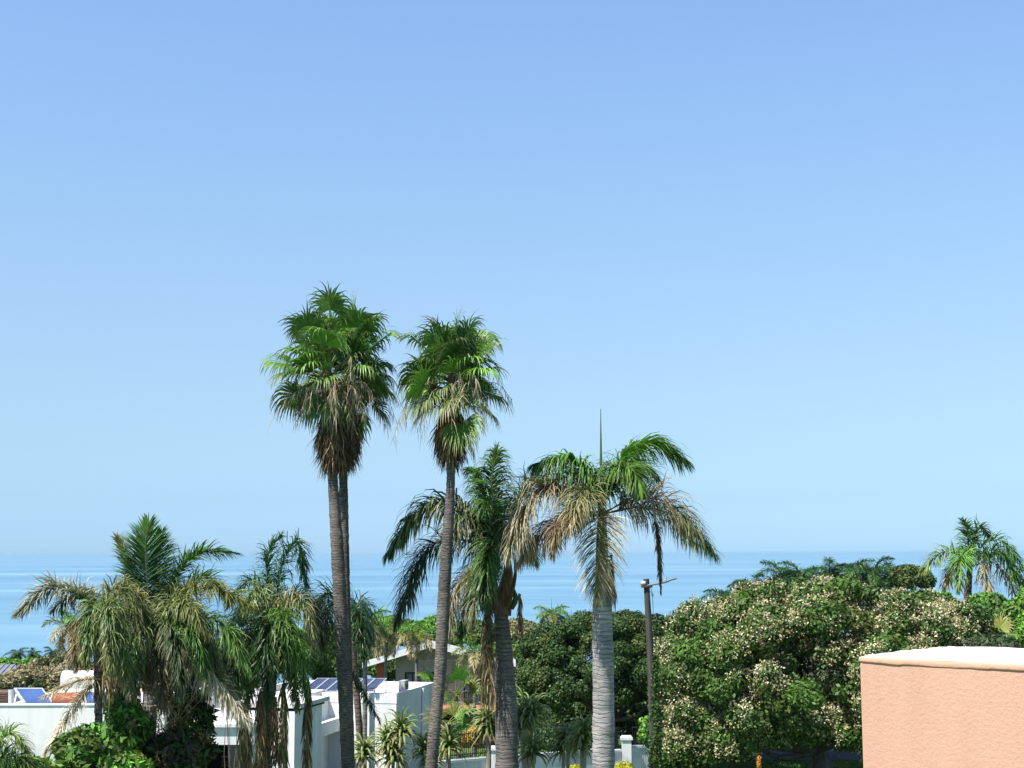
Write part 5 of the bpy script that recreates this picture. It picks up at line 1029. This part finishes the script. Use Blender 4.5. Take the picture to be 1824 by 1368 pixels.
# ================================================================== wooden utility pole with lamp arm, and its vine
Y = 46; g = G(1166, Y)
m_pole = mat('weathered pole', (.10, .095, .085), (.04, .038, .035), 4, .9, .6, sc3=(6, 6, .35))
po = thing('utility_pole', 'weathered grey wooden pole with a lamp arm near its top, right of the ringed palm', 'pole', g)
mb = MB(); tube(mb, spline([g - [0, 0, .1], P(1165, 1368, Y), P(1158, 1160, Y), P(1151, 1031, Y)], 40), [.125, .115, .105, .09], 14, (1, 1, 1), True, .04, np.random.default_rng(1)); mb.build('shaft', m_pole, po, smooth=True)
mb = MB(); a = P(1143, 1047, Y - .15); box(mb, a, [.34, 0, 0], [0, .3, 0], [0, 0, .09]); bevel(mb.build('cross_block', m_pole, po), .012)
mb = MB(); tube(mb, spline([P(1152, 1043, Y - .13), P(1170, 1040, Y - .15), P(1186, 1036, Y - .2), P(1200, 1031, Y - .25)], 12), [.022, .03, .038, .024], 8, (1, 1, 1)); tube(mb, [P(1198, 1032, Y - .25), P(1206, 1030, Y - .27)], [.035, .02], 8); arm = mb.build('lamp_arm', mat('weathered grey casting', (.22, .22, .24), (.12, .12, .13), 8, .6), po, smooth=True)
mb = MB(); tube(mb, [P(1186, 1034, Y - .2), P(1186, 1028.5, Y - .2)], [.035, .028], 10, (1, 1, 1)); mb.build('photocell', m_metal, po, smooth=True)
mb = MB(); c = P(1145, 1039, Y - .1); tube(mb, [c + [-.06, 0, 0], c + [.0, 0, 0], c + [.08, 0, 0]], [.05, .075, .06], 12, (1, 1, 1)); tube(mb, [c + [-.04, 0, -.02], c + [-.04, 0, -.1]], [.05, .02], 10); mb.build('insulator', mat('glazed insulator', (.6, .57, .55), None, 4, .3), po, smooth=True)
for i, pts in enumerate(([(1154, 1045), (1161, 1052), (1163, 1075), (1164, 1120)], [(1153, 1047), (1160, 1056), (1162, 1062), (1165, 1058)])):
    mb = MB(); tube(mb, spline([P(a, b, Y - .2) for a, b in pts], 14), [.008, .008], 4); mb.build('cable', m_black, po)
mb = MB(); rng = np.random.default_rng(8); vb = []
for i in range(34):
    t = i / 33; c = P(1166 + rng.uniform(-2, 2) + 2 * t, 1172 + 200 * t, Y); vb.append((c, (.12 + .1 * t + .04 * rng.random(),) * 2 + (.2,)))
foliage_mb(vb, 5200, .05, [GREEN * .8, (.05, .10, .03), OLIVE * .7], rng, mb, core=.5, crown_c=None, outw=0)
tag(mb.build('climbing_vine', M['crown'], None, G(1167, Y)), 'dark green climbing vine wrapped round the lower wooden pole', 'vine')
# orange flower spike under the flowering tree
mb = MB(); rng = np.random.default_rng(9); foliage_mb([(P(1352, 1350 + 4 * k, 70), (.09, .09, .12)) for k in range(5)], 260, .05, [(.7, .33, .04), (.6, .25, .03)], rng, mb, outw=0); tube(mb, [G(1352, 70), P(1352, 1352, 70)], [.02, .015], 5, CN['r'])
tag(mb.build('flower_spike', M['crown'], None, G(1352, 70)), 'small orange flower spike beneath the flowering tree', 'flower')
# grass on the lawn under the flowering tree
mb = MB(); rng = np.random.default_rng(12); n = 26000; x = rng.uniform(9, 26, n); y = rng.uniform(70, 79, n); p = np.stack([x, y, gz(x, y)], 1); cc = np.tile(GREEN * 1.5, (n, 1)) * (.6 + .8 * rng.random((n, 1)))
strips(mb, p, rng.normal(size=(n, 3)) * .5 + [0, 0, 1], .12 + .1 * rng.random(n), np.full(n, .03), 2, .2, col0=cc, col1=cc * 1.3, rng=rng); o = mb.build('lawn_grass', M['crown'], None, np.array([15, 74, 0])); o['kind'] = 'stuff'; o['label'] = 'short green grass under the flowering tree'; o['category'] = 'grass'
for o in bpy.data.objects:
    if '_o' in o: del o['_o']

# air over the sea: far things fade to pale blue
mb = MB(); box(mb, [-90000, -60, -40], [180000, 0, 0], [0, 80000, 0], [0, 0, 62]); hz = mb.build('haze', None); hz['kind'] = 'stuff'
hm = bpy.data.materials.new('haze'); hm.use_nodes = True; hn = hm.node_tree; hn.nodes.clear(); pv = hn.nodes.new('ShaderNodeVolumePrincipled'); pv.inputs['Color'].default_value = (.46, .72, .92, 1)
pv.inputs['Density'].default_value = .00003; ho = hn.nodes.new('ShaderNodeOutputMaterial'); hn.links.new(pv.outputs[0], ho.inputs['Volume']); hz.data.materials.append(hm)
